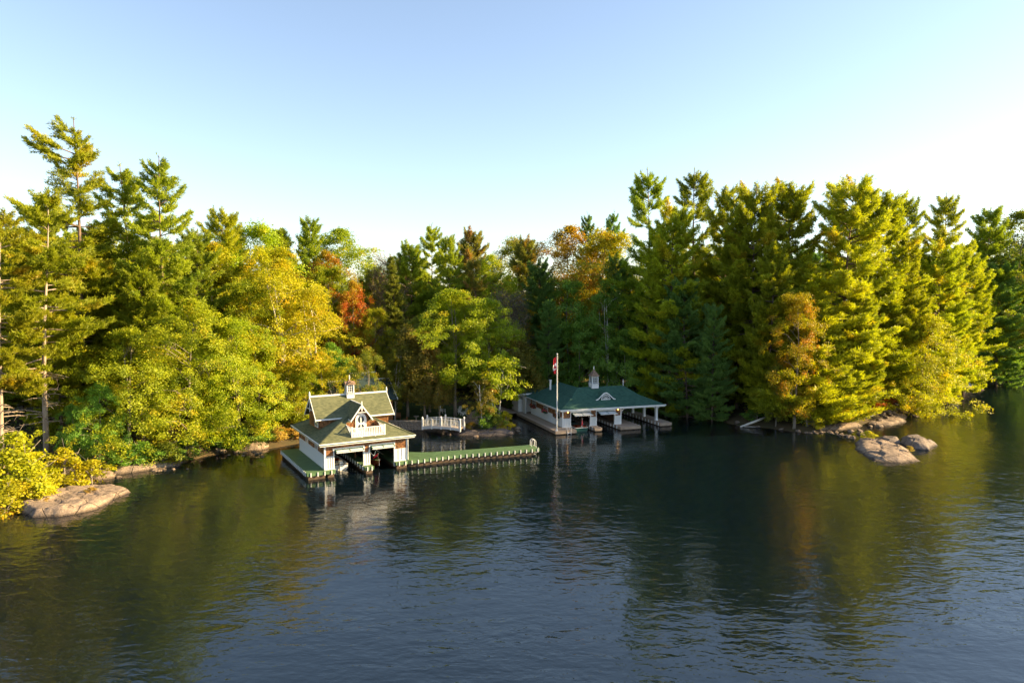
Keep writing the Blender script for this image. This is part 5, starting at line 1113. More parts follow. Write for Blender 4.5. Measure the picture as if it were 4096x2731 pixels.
TREES = [
('pine2', 'pine_sunlit', -51.0, 74, 30.2, 1.0, 200, 'slim white pine with bare sunlit trunk and dead lower limbs near left edge', None),
('pine2', 'pine_sunlit', -52.3, 69, 27.7, 0.9, 318, 'white pine cut by the left edge of the picture, thick grey trunk', None),
('pine4', 'pine_sunlit', -52.9, 84, 40.2, 1.0, 0, 'tallest white pine with long limbs swept out to one side', None),
('pine3', 'pine_lit', -50.1, 90, 36.1, 0.95, 30, 'white pine leader just beside the tallest pine', None),
('pine3', 'pine_lit', -44.2, 87, 36.7, 0.85, 140, 'second tall tufted pine rising above the yellow woods left of the boathouses', None),
('pine0', 'pine_sunlit', -52.9, 88, 27.9, 0.9, 130, 'dense gold-green pine filling in beneath the tallest pine', None),
('pine1', 'pine_sunlit', -44.8, 84, 23.3, 0.9, 183, 'gold-lit pine with reddish trunk below the second tall pine', None),
('pine0', 'pine_lit', -42.8, 92, 27.8, 0.9, 353, 'rounded green pine between second tall pine and yellow maples', None),
('pine0', 'pine_sunlit', -53.2, 80, 21.0, 0.85, 333, 'low dense pine behind the slim bare-trunked pine', None),
('maple0', 'maple_lime', -43.8, 77, 15.1, 0.95, 271, 'broad lime maple overhanging the water beside the left rock slab', None),
('maple1', 'maple_lime', -38.2, 80.5, 18.5, 1.05, 14, 'big yellow-green maple with boughs drooping to the dark water', None),
('maple0', 'maple_lime', -34.4, 85.5, 16.1, 0.9, 238, 'lime-yellow maple leaning over the bank nearest the green-decked boathouse', None),
('maple2', 'maple_green', -44.9, 74, 9.5, 0.8, 127, 'small dark green tree in the shade beneath the lime maple', None),
('maple2', 'maple_green', -47.5, 73.5, 7.2, 0.7, 332, 'low shaded sapling tree under the slim pine', None),
('pine7', 'pine_sunlit', -45.8, 108, 32.3, 0.9, 26, 'tall gold-green pine on the skyline right of second tall pine', None),
('maple3', 'maple_lime', -43.3, 112, 31.4, 1.0, 80, 'lime crown where the left skyline starts to fall', None),
('birch0', 'birch_yellow', -32.0, 96, 24.0, 1.1, 57, 'golden birch with pale forked limbs above the left boathouse deck', None),
('birch1', 'birch_yellow', -28.3, 98, 21.6, 1.1, 190, 'golden birch at the right end of the bright woods', None),
('maple3', 'maple_lime', -35.0, 94, 21.5, 0.85, 240, 'bright yellow tree between the birch and the yellow maple', None),
('maple3', 'maple_yellow', -36.2, 102, 26.9, 0.9, 126, 'tawny yellow tree top behind the golden birch', None),
('maple2', 'maple_yellow', -29.6, 91, 10.4, 0.9, 194, 'low yellow tree just behind the left boathouse ridge', None),
('maple2', 'maple_green', -25.7, 97, 12.3, 0.8, 278, 'shaded green tree behind the boathouse cupola', None),
('maple2', 'maple_olive', -19.6, 93.5, 11.9, 0.75, 52, 'olive tree drooping over the dark roof behind the boathouse', None),
('maple2', 'maple_yellow', -25.9, 92.5, 11.3, 1.0, 293, 'low gold tree beside the boathouse cupola, hiding the cottage end', None),
('maple2', 'maple_lime', -27.3, 90.5, 9.2, 0.9, 127, 'lowest lime tree touching the left end of the boathouse ridge', None),
('pine5', 'pine_lit', -44.2, 128, 31.9, 1.2, 6, 'pointed spruce-like top on the skyline left of centre', None),
('pine0', 'pine_lit', -39.7, 132, 34.0, 0.8, 110, 'twin-tipped pine on the skyline above the golden birch', None),
('maple1', 'maple_lime', -34.1, 138, 32.4, 1.2, 208, 'broad lime crown on the skyline behind the orange patch', None),
('maple2', 'maple_orange', -32.3, 120, 26.6, 0.6, 143, 'small bright orange maple high in the middle woods', None),
('maple3', 'maple_lime', -31.0, 114, 24.6, 0.8, 93, 'lime tree just under the small orange maple', None),
('maple2', 'maple_red', -24.9, 110, 21.2, 0.55, 199, 'red maple glowing in the dark gap behind the boathouse', None),
('maple3', 'maple_yellow', -21.9, 108, 17.5, 0.7, 81, 'yellow tree tucked beside the red maple', None),
('maple2', 'maple_olive', -24.9, 107, 13.7, 0.7, 36, 'olive tree directly below the red maple', None),
('spruce0', 'spruce', -19.5, 114, 26.1, 1.0, 71, 'dark drooping spruce right of the red maple', None),
('bare0', 'twig_brown', -22.3, 121, 27.3, 1.0, 316, 'bare brown-twigged tree top beside the drooping spruce', None),
('pine3', 'pine_lit', -15.2, 126, 32.7, 0.8, 316, 'tufted pine standing proud of the middle skyline', None),
('pine0', 'pine_lit', -10.8, 121, 29.6, 0.75, 227, 'green pine below and beside the proud middle pine', None),
('pine1', 'pine_lit', -17.8, 124, 28.7, 0.8, 64, 'green pine on the skyline left of the proud middle pine', None),
('pine1', 'pine_dull', -7.8, 136, 32.3, 0.75, 67, 'dull brownish pine on the middle skyline', None),
('pine8', 'pine_dull', -6.0, 122, 26.2, 0.8, 0, 'dull thin pine below the dull pine', None),
('maple3', 'maple_olive', -1.1, 152, 32.6, 1.0, 2, 'small round dark crown poking above the middle skyline', None),
('maple1', 'maple_lime', -3.7, 128, 26.6, 0.8, 107, 'lime tree below the small round crown', None),
('pine1', 'pine_dull', 3.5, 140, 31.1, 0.7, 110, 'dull pine on the skyline left of the orange oaks', None),
('maple4', 'maple_lime', -8.6, 103, 19.9, 1.05, 84, 'sunlit green maple standing on the lawn beyond the footbridge', None),
('maple4', 'maple_lime', -3.7, 105, 18.5, 0.8, 85, 'sunlit maple leaning towards the far boathouse shed', None),
('maple4', 'maple_olive', -12.8, 105.5, 16.5, 0.9, 148, 'olive tree on the lawn behind the white bridge', None),
('cedar1', 'cedar_brown', -15.7, 102, 14.3, 1.2, 160, 'brownish cedar with pale trunk beside the wooden chairs', None),
('cedar1', 'cedar_brown', -13.0, 101, 13.3, 1.1, 101, 'brownish cedar on the lawn above the bridge, left post', None),
('cedar1', 'cedar_brown', -10.7, 100.5, 11.4, 0.9, 276, 'small cedar on the lawn straight behind the bridge', None),
('birch1', 'maple_olive', -17.3, 100, 12.1, 0.8, 347, 'leaning white-trunked birch behind the boathouse gable', None),
('cedar1', 'cedar_brown', 0.6, 113, 12.9, 1.5, 320, 'dense rounded cedar behind the white shed', None),
('bare0', 'twig_grey', 0.3, 117, 20.7, 1.0, 104, 'grey leafless tree above the rounded cedar', None),
('maple1', 'oak_orange', 9.0, 130, 32.3, 0.9, 93, 'orange oak on the skyline above the far boathouse', None),
('maple3', 'maple_amber', 16.4, 128, 31.8, 1.05, 353, 'amber oak crown beside the orange oak', None),
('pine3', 'pine_shaded', 15.6, 142, 36.5, 0.6, 100, 'pair-topped dark pine behind the orange oak, left one', None),
('pine3', 'pine_shaded', 19.5, 140, 36.7, 0.6, 196, 'dark pine top right behind the amber oak', None),
('pine1', 'pine_shaded', 4.6, 124, 25.6, 0.8, 152, 'dark pine left of the orange oak', None),
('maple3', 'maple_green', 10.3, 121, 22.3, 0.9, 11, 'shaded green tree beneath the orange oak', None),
('pine0', 'pine_shaded', 6.3, 118, 18.5, 0.75, 184, 'shaded pine behind the flagpole top', None),
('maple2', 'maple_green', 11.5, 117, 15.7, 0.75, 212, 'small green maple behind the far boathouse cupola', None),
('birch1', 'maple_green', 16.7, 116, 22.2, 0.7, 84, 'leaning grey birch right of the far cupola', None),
('pine1', 'pine_shaded', 19.8, 123, 26.3, 0.8, 74, 'dark pine between the amber oak and the tall bare-topped pine', None),
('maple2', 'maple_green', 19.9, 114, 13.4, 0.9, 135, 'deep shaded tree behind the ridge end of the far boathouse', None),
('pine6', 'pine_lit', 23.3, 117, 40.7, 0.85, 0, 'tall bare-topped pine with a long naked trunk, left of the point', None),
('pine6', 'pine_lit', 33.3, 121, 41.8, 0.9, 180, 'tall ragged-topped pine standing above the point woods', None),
('pine1', 'pine_sunlit', 25.7, 112, 33.7, 0.8, 33, 'green pine between the two ragged tall pines', None),
('pine0', 'pine_sunlit', 35.0, 116, 37.3, 0.75, 169, 'pointed pine just right of the ragged tall pine', None),
('pine0', 'pine_sunlit', 36.5, 110, 30.3, 0.8, 154, 'bushy pine at the shaded edge of the point', None),
('pine1', 'pine_shaded', 27.8, 107, 21.9, 0.85, 308, 'shaded pine drooping behind the open boat port', None),
('pine0', 'pine_shaded', 30.7, 104, 17.8, 0.8, 300, 'dark bluish pine with boughs near the water beside the boat port', None),
('cedar0', 'cedar_green', 26.7, 113, 10.1, 1.25, 1, 'cone-shaped cedar standing right of the open boat port', None),
('pine1', 'pine_sunlit', 38.2, 107, 36.4, 0.85, 305, 'double-headed pine on the left of the point ridge', None),
('pine1', 'pine_sunlit', 44.4, 109, 37.1, 0.85, 347, 'second double-headed pine on the point ridge', None),
('pine0', 'pine_sunlit', 38.1, 102, 26.9, 0.75, 173, 'green pine in the front rank left of the golden oak', None),
('pine5', 'pine_sunlit', 44.0, 101, 24.3, 1.25, 33, 'fresh green pine rising out of the golden oak', None),
('maple3', 'oak_gold', 40.3, 96.6, 19.8, 0.78, 158, 'golden orange oak at the water on the tip of the point', None),
('maple2', 'maple_olive', 38.4, 98.5, 9.7, 0.7, 181, 'brownish low tree left of the golden oak', None),
('pine5', 'pine_sunlit', 45.3, 98.6, 7.8, 0.9, 156, 'small bright pine below the golden oak', None),
('pine1', 'pine_sunlit', 51.2, 106, 36.8, 0.95, 246, 'broad layered pine with dark trunk in the middle of the point', None),
('pine1', 'pine_sunlit', 59.8, 112, 36.1, 0.9, 356, 'layered pine right of the broad dark-trunked one', None),
('pine0', 'pine_sunlit', 52.9, 103, 21.8, 0.7, 161, 'sunlit pine in front of the layered pines', None),
('pine5', 'pine_lit', 48.7, 100.5, 12.1, 1.0, 94, 'low green pine beside the dark trunk at the shore', None),
('pine3', 'pine_sunlit', 69.8, 120, 37.3, 0.85, 246, 'small-headed pine towards the right end of the point', None),
('pine3', 'pine_sunlit', 78.0, 125, 38.1, 0.85, 241, 'last tufted pine on the point skyline before the dip', None),
('pine0', 'pine_sunlit', 63.1, 112, 27.7, 0.8, 90, 'layered gold pine above the yellow shore maple', None),
('pine1', 'pine_sunlit', 72.8, 118, 28.2, 0.9, 29, 'flat-layered gold pine behind the yellow shore maple', None),
('maple0', 'maple_yellow', 66.1, 111, 16.2, 1.0, 131, 'bright yellow maple overhanging the water at the point end', None),
('pine0', 'pine_sunlit', 77.6, 121, 22.3, 0.75, 11, 'gold pine with boughs reaching out over the bay', None),
('pine1', 'pine_sunlit', 87.1, 131, 29.3, 0.8, 183, 'layered pine at the outer corner of the bay', None),
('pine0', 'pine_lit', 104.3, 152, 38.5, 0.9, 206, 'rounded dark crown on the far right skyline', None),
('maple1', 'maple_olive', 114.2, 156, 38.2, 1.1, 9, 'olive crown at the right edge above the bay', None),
('pine1', 'pine_shaded', 105.5, 148, 26.9, 0.9, 281, 'shaded pine at the head of the bay', None),
('pine0', 'pine_shaded', 121.2, 163, 31.9, 0.9, 214, 'shaded pine cut by the right edge', None),
('pine1', 'pine_shaded', 124.3, 158, 35.5, 0.9, 187, 'dark green pine a little way right of the olive crown', None),
('pine7', 'pine_lit', -66.4, 84.2, 27.2, 0.83, 214, 'green pine some way left of the tallest white pine', 'trees packed in the bright woods on the left shore'),
('pine0', 'pine_sunlit', -65.4, 90.7, 26.5, 0.82, 219, 'gold-lit pine some way left of the dense gold-green pine', 'trees packed in the bright woods on the left shore'),
('pine8', 'pine_lit', -59.5, 86.9, 24.5, 0.98, 53, 'green pine some way left of the dense gold-green pine', 'trees packed in the bright woods on the left shore'),
('pine7', 'pine_lit', -81.5, 96.9, 25.8, 0.94, 302, 'green pine half hidden, some way left of the dense gold-green pine', 'trees packed in the bright woods on the left shore'),
('pine8', 'pine_sunlit', -62.5, 95.8, 23.9, 0.94, 5, 'gold-lit pine half hidden, a little way left of the dense gold-green pine', 'trees packed in the bright woods on the left shore'),
('maple3', 'maple_yellow', -48.8, 95.6, 27.1, 0.89, 20, 'yellow leafy tree half hidden, a little way right of the white pine leader', 'trees packed in the bright woods on the left shore'),
('maple3', 'maple_yellow', -62.1, 101.4, 28.8, 0.83, 127, 'yellow leafy tree half hidden, straight behind the dense gold-green pine', 'trees packed in the bright woods on the left shore'),
('maple2', 'maple_yellow', -44.9, 102.3, 26.5, 0.89, 225, 'yellow leafy tree close left of the tall gold-green pine', 'trees packed in the bright woods on the left shore'),
('pine7', 'pine_sunlit', -80.9, 106.8, 26.4, 0.87, 243, 'gold-lit pine well back, some way left of the dense gold-green pine', 'trees packed in the bright woods on the left shore'),
('pine1', 'pine_lit', -67.4, 107.7, 29.2, 0.92, 17, 'green pine well back, close left of the dense gold-green pine', 'trees packed in the bright woods on the left shore'),
('maple3', 'maple_lime', -60.4, 108.1, 26.2, 0.81, 214, 'lime leafy tree some way left of the tall gold-green pine', 'trees packed in the bright woods on the left shore'),
('maple2', 'maple_yellow', -52.8, 106.2, 26.4, 0.94, 12, 'yellow leafy tree some way left of the tall gold-green pine', 'trees packed in the bright woods on the left shore'),
('maple2', 'maple_lime', -36.3, 108.0, 22.3, 0.88, 157, 'lime leafy tree half hidden, close right of the tawny yellow tree top', 'trees packed in the woods behind the golden birches'),
('pine1', 'pine_sunlit', -83.5, 112.7, 30.8, 1.0, 270, 'gold-lit pine well back, some way left of the tallest white pine', 'trees packed in the bright woods on the left shore'),
('pine1', 'pine_sunlit', -69.4, 113.5, 29.9, 0.81, 92, 'gold-lit pine half hidden, some way left of the tall gold-green pine', 'trees packed in the bright woods on the left shore'),
('pine7', 'pine_lit', -65.6, 115.6, 27.6, 0.98, 128, 'green pine half hidden, some way left of the tall gold-green pine', 'trees packed in the bright woods on the left shore'),
('pine0', 'pine_lit', -52.8, 115.6, 28.0, 0.92, 8, 'green pine half hidden, close left of the tall gold-green pine', 'trees packed in the bright woods on the left shore'),
('pine7', 'pine_lit', -38.8, 113.6, 23.7, 0.83, 114, 'green pine a little way right of the lime crown', 'trees packed in the woods behind the golden birches'),
('pine0', 'pine_shaded', 49.9, 111.8, 22.0, 0.84, 102, 'dark green pine half hidden, a little way left of the broad layered pine', 'trees packed in the pine woods of the point'),
('pine7', 'pine_sunlit', -81.7, 119.6, 31.8, 0.91, 73, 'gold-lit pine well back, some way left of the white pine leader', 'trees packed in the bright woods on the left shore'),
('pine8', 'pine_sunlit', -73.8, 121.4, 26.7, 0.94, 128, 'gold-lit pine some way left of the pointed spruce-like top', 'trees packed in the bright woods on the left shore'),
('pine0', 'pine_lit', -47.7, 120.5, 23.2, 1.0, 155, 'green pine a little way left of the pointed spruce-like top', 'trees packed in the woods behind the golden birches'),
('maple2', 'maple_yellow', -36.8, 119.8, 22.6, 0.81, 158, 'yellow leafy tree a little way left of the small bright orange maple', 'trees packed in the woods behind the golden birches'),
('pine0', 'pine_sunlit', 40.1, 121.7, 22.8, 0.98, 42, 'gold-lit pine half hidden, close right of the pointed pine', 'trees packed in the pine woods of the point'),
('pine7', 'pine_shaded', 49.8, 120.7, 27.5, 0.93, 357, 'dark green pine half hidden, straight behind the second double-headed pine', 'trees packed in the pine woods of the point'),
('pine8', 'pine_lit', 55.2, 120.8, 25.7, 0.96, 329, 'green pine half hidden, some way left of the layered gold pine', 'trees packed in the pine woods of the point'),
('pine1', 'pine_sunlit', 61.5, 117.9, 23.0, 0.83, 245, 'gold-lit pine half hidden, a little way left of the layered gold pine', 'trees packed in the pine woods of the point'),
('maple3', 'maple_lime', -70.7, 125.5, 27.4, 0.92, 248, 'lime leafy tree some way left of the pointed spruce-like top', 'trees packed in the bright woods on the left shore'),
('maple1', 'maple_lime', -52.2, 127.1, 24.3, 0.99, 97, 'lime leafy tree a little way left of the pointed spruce-like top', 'trees packed in the woods behind the golden birches'),
('maple1', 'maple_yellow', -30.3, 124.3, 19.9, 0.96, 186, 'yellow leafy tree close right of the small bright orange maple', 'trees packed in the woods behind the golden birches'),
('maple2', 'maple_olive', -25.2, 126.2, 20.9, 0.83, 247, 'olive leafy tree half hidden, close left of the bare brown-twigged tree top', 'trees packed in the woods beyond the lawn'),
('pine0', 'pine_shaded', 25.6, 127.3, 22.9, 0.95, 245, 'dark green pine half hidden, straight behind the tall bare-topped pine', 'trees packed in the shaded woods behind the far boathouse'),
('pine7', 'pine_shaded', 30.7, 125.1, 24.9, 0.81, 132, 'dark green pine a little way left of the tall ragged-topped pine', 'trees packed in the pine woods of the point'),
('pine8', 'pine_sunlit', 58.3, 125.3, 27.4, 0.83, 151, 'gold-lit pine half hidden, some way left of the layered gold pine', 'trees packed in the pine woods of the point'),
('pine0', 'pine_sunlit', 70.9, 126.5, 23.8, 0.97, 61, 'gold-lit pine half hidden, close left of the small-headed pine', 'trees packed in the pine woods of the point'),
('maple3', 'maple_yellow', -72.3, 130.6, 28.4, 0.95, 76, 'yellow leafy tree some way left of the pointed spruce-like top', 'trees packed in the bright woods on the left shore'),
('maple3', 'maple_lime', -56.3, 133.5, 30.1, 0.92, 327, 'lime leafy tree half hidden, some way left of the pointed spruce-like top', 'trees packed in the bright woods on the left shore'),
('maple2', 'maple_yellow', -33.7, 131.8, 21.0, 0.93, 30, 'yellow leafy tree straight in front of the broad lime crown', 'trees packed in the woods behind the golden birches'),
('pine1', 'pine_lit', -27.0, 130.9, 24.5, 0.87, 267, 'green pine half hidden, close left of the bare brown-twigged tree top', 'trees packed in the woods beyond the lawn'),
('pine7', 'pine_lit', -15.7, 130.3, 19.7, 0.97, 331, 'green pine straight behind the tufted pine', 'trees packed in the woods beyond the lawn'),
('maple2', 'maple_lime', -11.4, 130.5, 21.5, 0.8, 287, 'lime leafy tree a little way right of the tufted pine', 'trees packed in the woods beyond the lawn'),
('pine0', 'pine_dull', -3.5, 132.6, 24.2, 0.97, 328, 'dull green pine a little way right of the dull brownish pine', 'trees packed in the woods beyond the lawn'),
('maple2', 'maple_lime', 2.3, 132.3, 19.5, 0.88, 344, 'lime leafy tree straight in front of the dull pine', 'trees packed in the woods beyond the lawn'),
('pine8', 'pine_dull', 17.2, 133.8, 21.2, 0.82, 108, 'dull green pine half hidden, straight behind the amber oak crown', 'trees packed in the shaded woods behind the far boathouse'),
('maple1', 'maple_green', 23.9, 131.3, 18.5, 0.98, 274, 'deep green leafy tree a little way right of the dark pine top', 'trees packed in the shaded woods behind the far boathouse'),
('pine1', 'pine_shaded', 28.3, 130.9, 26.5, 0.93, 82, 'dark green pine half hidden, a little way left of the tall ragged-topped pine', 'trees packed in the pine woods of the point'),
('pine7', 'pine_shaded', 34.6, 133.4, 22.8, 0.86, 229, 'dark green pine half hidden, close left of the tall ragged-topped pine', 'trees packed in the pine woods of the point'),
('pine7', 'pine_shaded', 61.0, 133.2, 28.2, 0.81, 163, 'dark green pine half hidden, some way left of the small-headed pine', 'trees packed in the pine woods of the point'),
('pine8', 'pine_lit', 69.0, 133.6, 24.7, 0.89, 233, 'green pine half hidden, some way left of the small-headed pine', 'trees packed in the pine woods of the point'),
('maple1', 'maple_olive', -23.6, 138.9, 22.1, 0.86, 44, 'olive leafy tree some way right of the broad lime crown', 'trees packed in the woods beyond the lawn'),
('pine1', 'pine_dull', 7.3, 137.7, 21.1, 0.85, 82, 'dull green pine close right of the dull pine', 'trees packed in the shaded woods behind the far boathouse'),
('pine7', 'pine_shaded', 12.4, 138.3, 19.9, 0.95, 138, 'dark green pine close left of the pair-topped dark pine', 'trees packed in the shaded woods behind the far boathouse'),
('pine8', 'pine_dull', -22.3, 144.8, 25.3, 0.85, 193, 'dull green pine half hidden, some way right of the broad lime crown', 'trees packed in the woods beyond the lawn'),
('pine7', 'pine_lit', -17.3, 142.8, 21.8, 0.84, 141, 'green pine half hidden, a little way left of the dull brownish pine', 'trees packed in the woods beyond the lawn'),
('pine0', 'pine_lit', -5.0, 144.2, 23.1, 0.86, 353, 'green pine half hidden, close right of the dull brownish pine', 'trees packed in the woods beyond the lawn'),
('pine8', 'pine_shaded', 11.1, 146.4, 22.1, 0.91, 290, 'dark green pine a little way left of the pair-topped dark pine', 'trees packed in the shaded woods behind the far boathouse'),
('pine7', 'pine_shaded', 36.6, 144.2, 26.6, 0.94, 273, 'dark green pine well back, close left of the tall ragged-topped pine', 'trees packed in the pine woods of the point'),
('pine7', 'pine_lit', 66.1, 145.4, 25.3, 0.97, 303, 'green pine well back, some way left of the small-headed pine', 'trees packed in the pine woods of the point'),
('maple3', 'maple_lime', -45.2, 149.3, 25.2, 0.99, 159, 'lime leafy tree well back, straight behind the twin-tipped pine', 'trees packed in the woods behind the golden birches'),
('maple1', 'maple_lime', -39.7, 152.6, 24.4, 1.0, 27, 'lime leafy tree half hidden, close left of the broad lime crown', 'trees packed in the woods behind the golden birches'),
('maple2', 'maple_olive', -31.1, 152.4, 23.9, 0.96, 182, 'olive leafy tree half hidden, a little way right of the broad lime crown', 'trees packed in the woods beyond the lawn'),
('pine7', 'pine_lit', -20.8, 151.6, 24.0, 0.9, 353, 'green pine half hidden, some way right of the broad lime crown', 'trees packed in the woods beyond the lawn'),
('pine7', 'pine_dull', -11.7, 150.1, 23.1, 0.97, 201, 'dull green pine half hidden, close left of the dull brownish pine', 'trees packed in the woods beyond the lawn'),
('pine0', 'pine_dull', 20.5, 150.9, 23.8, 0.85, 142, 'dull green pine half hidden, straight behind the dark pine top', 'trees packed in the shaded woods behind the far boathouse'),
('pine8', 'pine_sunlit', 33.0, 150.4, 26.7, 0.8, 81, 'gold-lit pine half hidden, some way right of the dark pine top', 'trees packed in the pine woods of the point'),
('pine1', 'pine_lit', 37.1, 148.8, 26.1, 0.86, 115, 'green pine half hidden, some way right of the dark pine top', 'trees packed in the pine woods of the point'),
('pine7', 'pine_shaded', 70.3, 152.0, 23.0, 0.97, 22, 'dark green pine well back, some way left of the last tufted pine', 'trees packed in the pine woods of the point'),
('pine8', 'pine_dull', -35.5, 156.1, 21.5, 0.99, 42, 'dull green pine well back, close right of the broad lime crown', 'trees packed in the woods beyond the lawn'),
('maple3', 'maple_lime', -21.5, 158.5, 25.9, 0.82, 155, 'lime leafy tree well back, some way right of the broad lime crown', 'trees packed in the woods beyond the lawn'),
('pine7', 'pine_sunlit', 52.7, 157.4, 27.0, 0.86, 253, 'gold-lit pine well back, some way left of the small-headed pine', 'trees packed in the pine woods of the point'),
('pine7', 'pine_dull', 5.6, 161.4, 22.6, 0.85, 304, 'dull green pine half hidden, a little way right of the small round dark crown', 'trees packed in the shaded woods behind the far boathouse'),
('pine8', 'pine_dull', 17.5, 163.1, 23.7, 0.85, 87, 'dull green pine well back, straight behind the pair-topped dark pine', 'trees packed in the shaded woods behind the far boathouse'),
('pine0', 'pine_shaded', 52.9, 162.6, 28.4, 0.97, 64, 'dark green pine well back, some way left of the small-headed pine', 'trees packed in the pine woods of the point'),
('pine7', 'pine_shaded', 113.9, 162.5, 24.2, 0.94, 5, 'dark green pine half hidden, a little way left of the olive crown', 'trees in the shaded woods round the bay'),
('pine0', 'pine_lit', 126.1, 163.6, 22.5, 0.98, 74, 'green pine half hidden, a little way right of the olive crown', 'trees in the shaded woods round the bay'),
('maple3', 'maple_olive', 134.9, 161.8, 25.2, 0.85, 309, 'olive leafy tree half hidden, some way right of the olive crown', 'trees in the shaded woods round the bay'),
('maple2', 'maple_olive', 141.4, 161.7, 28.0, 0.82, 241, 'olive leafy tree half hidden, some way right of the rounded dark crown', 'trees in the shaded woods round the bay'),
('maple1', 'maple_olive', 148.4, 164.8, 22.9, 1.0, 355, 'olive leafy tree well back, some way right of the last tufted pine', 'trees in the shaded woods round the bay'),
('maple2', 'maple_olive', 153.9, 164.3, 25.5, 0.89, 34, 'olive leafy tree well back, some way right of the gold pine', 'trees in the shaded woods round the bay'),
('maple2', 'maple_olive', -21.2, 169.7, 25.4, 1.0, 75, 'olive leafy tree well back, some way left of the small round dark crown', 'trees packed in the woods beyond the lawn'),
('maple3', 'maple_olive', -8.1, 168.7, 24.2, 0.86, 53, 'olive leafy tree well back, a little way left of the small round dark crown', 'trees packed in the woods beyond the lawn'),
('pine0', 'pine_dull', 3.1, 171.0, 24.4, 0.94, 178, 'dull green pine well back, close right of the small round dark crown', 'trees packed in the woods beyond the lawn'),
('pine1', 'pine_shaded', 8.9, 169.7, 23.2, 0.99, 167, 'dark green pine well back, a little way right of the small round dark crown', 'trees packed in the shaded woods behind the far boathouse'),
('maple3', 'maple_green', 14.6, 169.2, 25.2, 0.81, 32, 'deep green leafy tree well back, close left of the pair-topped dark pine', 'trees packed in the shaded woods behind the far boathouse'),
('pine1', 'pine_dull', 30.0, 170.6, 23.3, 0.91, 358, 'dull green pine well back, a little way right of the dark pine top', 'trees packed in the shaded woods behind the far boathouse'),
('pine8', 'pine_lit', 46.6, 170.0, 28.4, 0.89, 306, 'green pine well back, some way right of the dark pine top', 'trees packed in the pine woods of the point'),
('pine1', 'pine_lit', 52.8, 171.0, 30.6, 0.93, 315, 'green pine well back, a little way right of the tall ragged-topped pine', 'trees packed in the pine woods of the point'),
('pine7', 'pine_lit', 119.3, 167.5, 27.1, 0.99, 40, 'green pine half hidden, close left of the olive crown', 'trees in the shaded woods round the bay'),
('maple2', 'maple_olive', 123.4, 168.1, 22.4, 0.92, 10, 'olive leafy tree half hidden, straight behind the olive crown', 'trees in the shaded woods round the bay'),
('pine7', 'pine_lit', 130.9, 167.6, 27.3, 0.82, 55, 'green pine half hidden, some way right of the rounded dark crown', 'trees in the shaded woods round the bay'),
('pine7', 'pine_shaded', 136.9, 167.4, 22.9, 0.97, 215, 'dark green pine half hidden, some way right of the olive crown', 'trees in the shaded woods round the bay'),
('pine7', 'pine_lit', 144.6, 168.6, 23.1, 0.81, 220, 'green pine half hidden, some way right of the olive crown', 'trees in the shaded woods round the bay'),
('pine7', 'pine_lit', 155.9, 171.1, 25.0, 0.87, 177, 'green pine well back, some way right of the rounded dark crown', 'trees in the shaded woods round the bay'),
('pine7', 'pine_lit', 163.7, 169.5, 26.9, 0.86, 295, 'green pine well back, some way right of the last tufted pine', 'trees in the shaded woods round the bay'),
('maple1', 'maple_olive', -8.2, 174.2, 23.8, 0.87, 159, 'olive leafy tree well back, some way left of the dull pine', 'trees packed in the woods beyond the lawn'),
('pine0', 'pine_dull', -1.3, 175.7, 24.9, 0.96, 196, 'dull green pine well back, straight behind the small round dark crown', 'trees packed in the woods beyond the lawn'),
('pine8', 'pine_shaded', 6.0, 177.1, 21.8, 0.89, 312, 'dark green pine well back, close right of the dull pine', 'trees packed in the shaded woods behind the far boathouse'),
('maple2', 'maple_green', 17.5, 175.3, 25.4, 0.91, 23, 'deep green leafy tree well back, some way right of the small round dark crown', 'trees packed in the shaded woods behind the far boathouse'),
('pine7', 'pine_shaded', 23.8, 176.8, 23.7, 0.95, 313, 'dark green pine well back, close right of the pair-topped dark pine', 'trees packed in the shaded woods behind the far boathouse'),
('pine8', 'pine_dull', 30.0, 177.0, 27.1, 0.98, 328, 'dull green pine well back, a little way right of the pair-topped dark pine', 'trees packed in the shaded woods behind the far boathouse'),
('pine0', 'pine_shaded', 133.8, 173.7, 27.9, 0.8, 263, 'dark green pine well back, a little way right of the olive crown', 'trees in the shaded woods round the bay'),
('maple3', 'maple_olive', 140.6, 174.4, 28.4, 0.88, 278, 'olive leafy tree well back, some way right of the olive crown', 'trees in the shaded woods round the bay'),
('pine0', 'pine_shaded', 145.7, 175.7, 27.6, 0.89, 63, 'dark green pine well back, some way right of the olive crown', 'trees in the shaded woods round the bay'),
('maple1', 'maple_olive', 154.9, 176.1, 29.6, 0.9, 225, 'olive leafy tree well back, some way right of the rounded dark crown', 'trees in the shaded woods round the bay'),
('pine8', 'pine_lit', 167.6, 175.7, 24.9, 0.94, 248, 'green pine well back, some way right of the olive crown', 'trees in the shaded woods round the bay'),
('pine8', 'pine_lit', 48.4, 183.6, 32.1, 0.97, 58, 'green pine well back, some way right of the pair-topped dark pine', 'trees packed in the pine woods of the point'),
('pine7', 'pine_sunlit', 52.4, 181.7, 27.7, 0.87, 222, 'gold-lit pine well back, some way right of the dark pine top', 'trees packed in the pine woods of the point'),
('pine1', 'pine_shaded', 68.2, 183.7, 31.0, 0.93, 124, 'dark green pine well back, some way left of the rounded dark crown', 'trees packed in the pine woods of the point'),
('pine0', 'pine_shaded', 132.0, 181.6, 27.3, 0.83, 103, 'dark green pine well back, close left of the olive crown', 'trees in the shaded woods round the bay'),
('pine1', 'pine_shaded', 138.6, 181.4, 26.4, 0.95, 165, 'dark green pine well back, close right of the olive crown', 'trees in the shaded woods round the bay'),
('pine7', 'pine_shaded', 143.2, 183.5, 28.9, 0.98, 138, 'dark green pine well back, some way right of the rounded dark crown', 'trees in the shaded woods round the bay'),
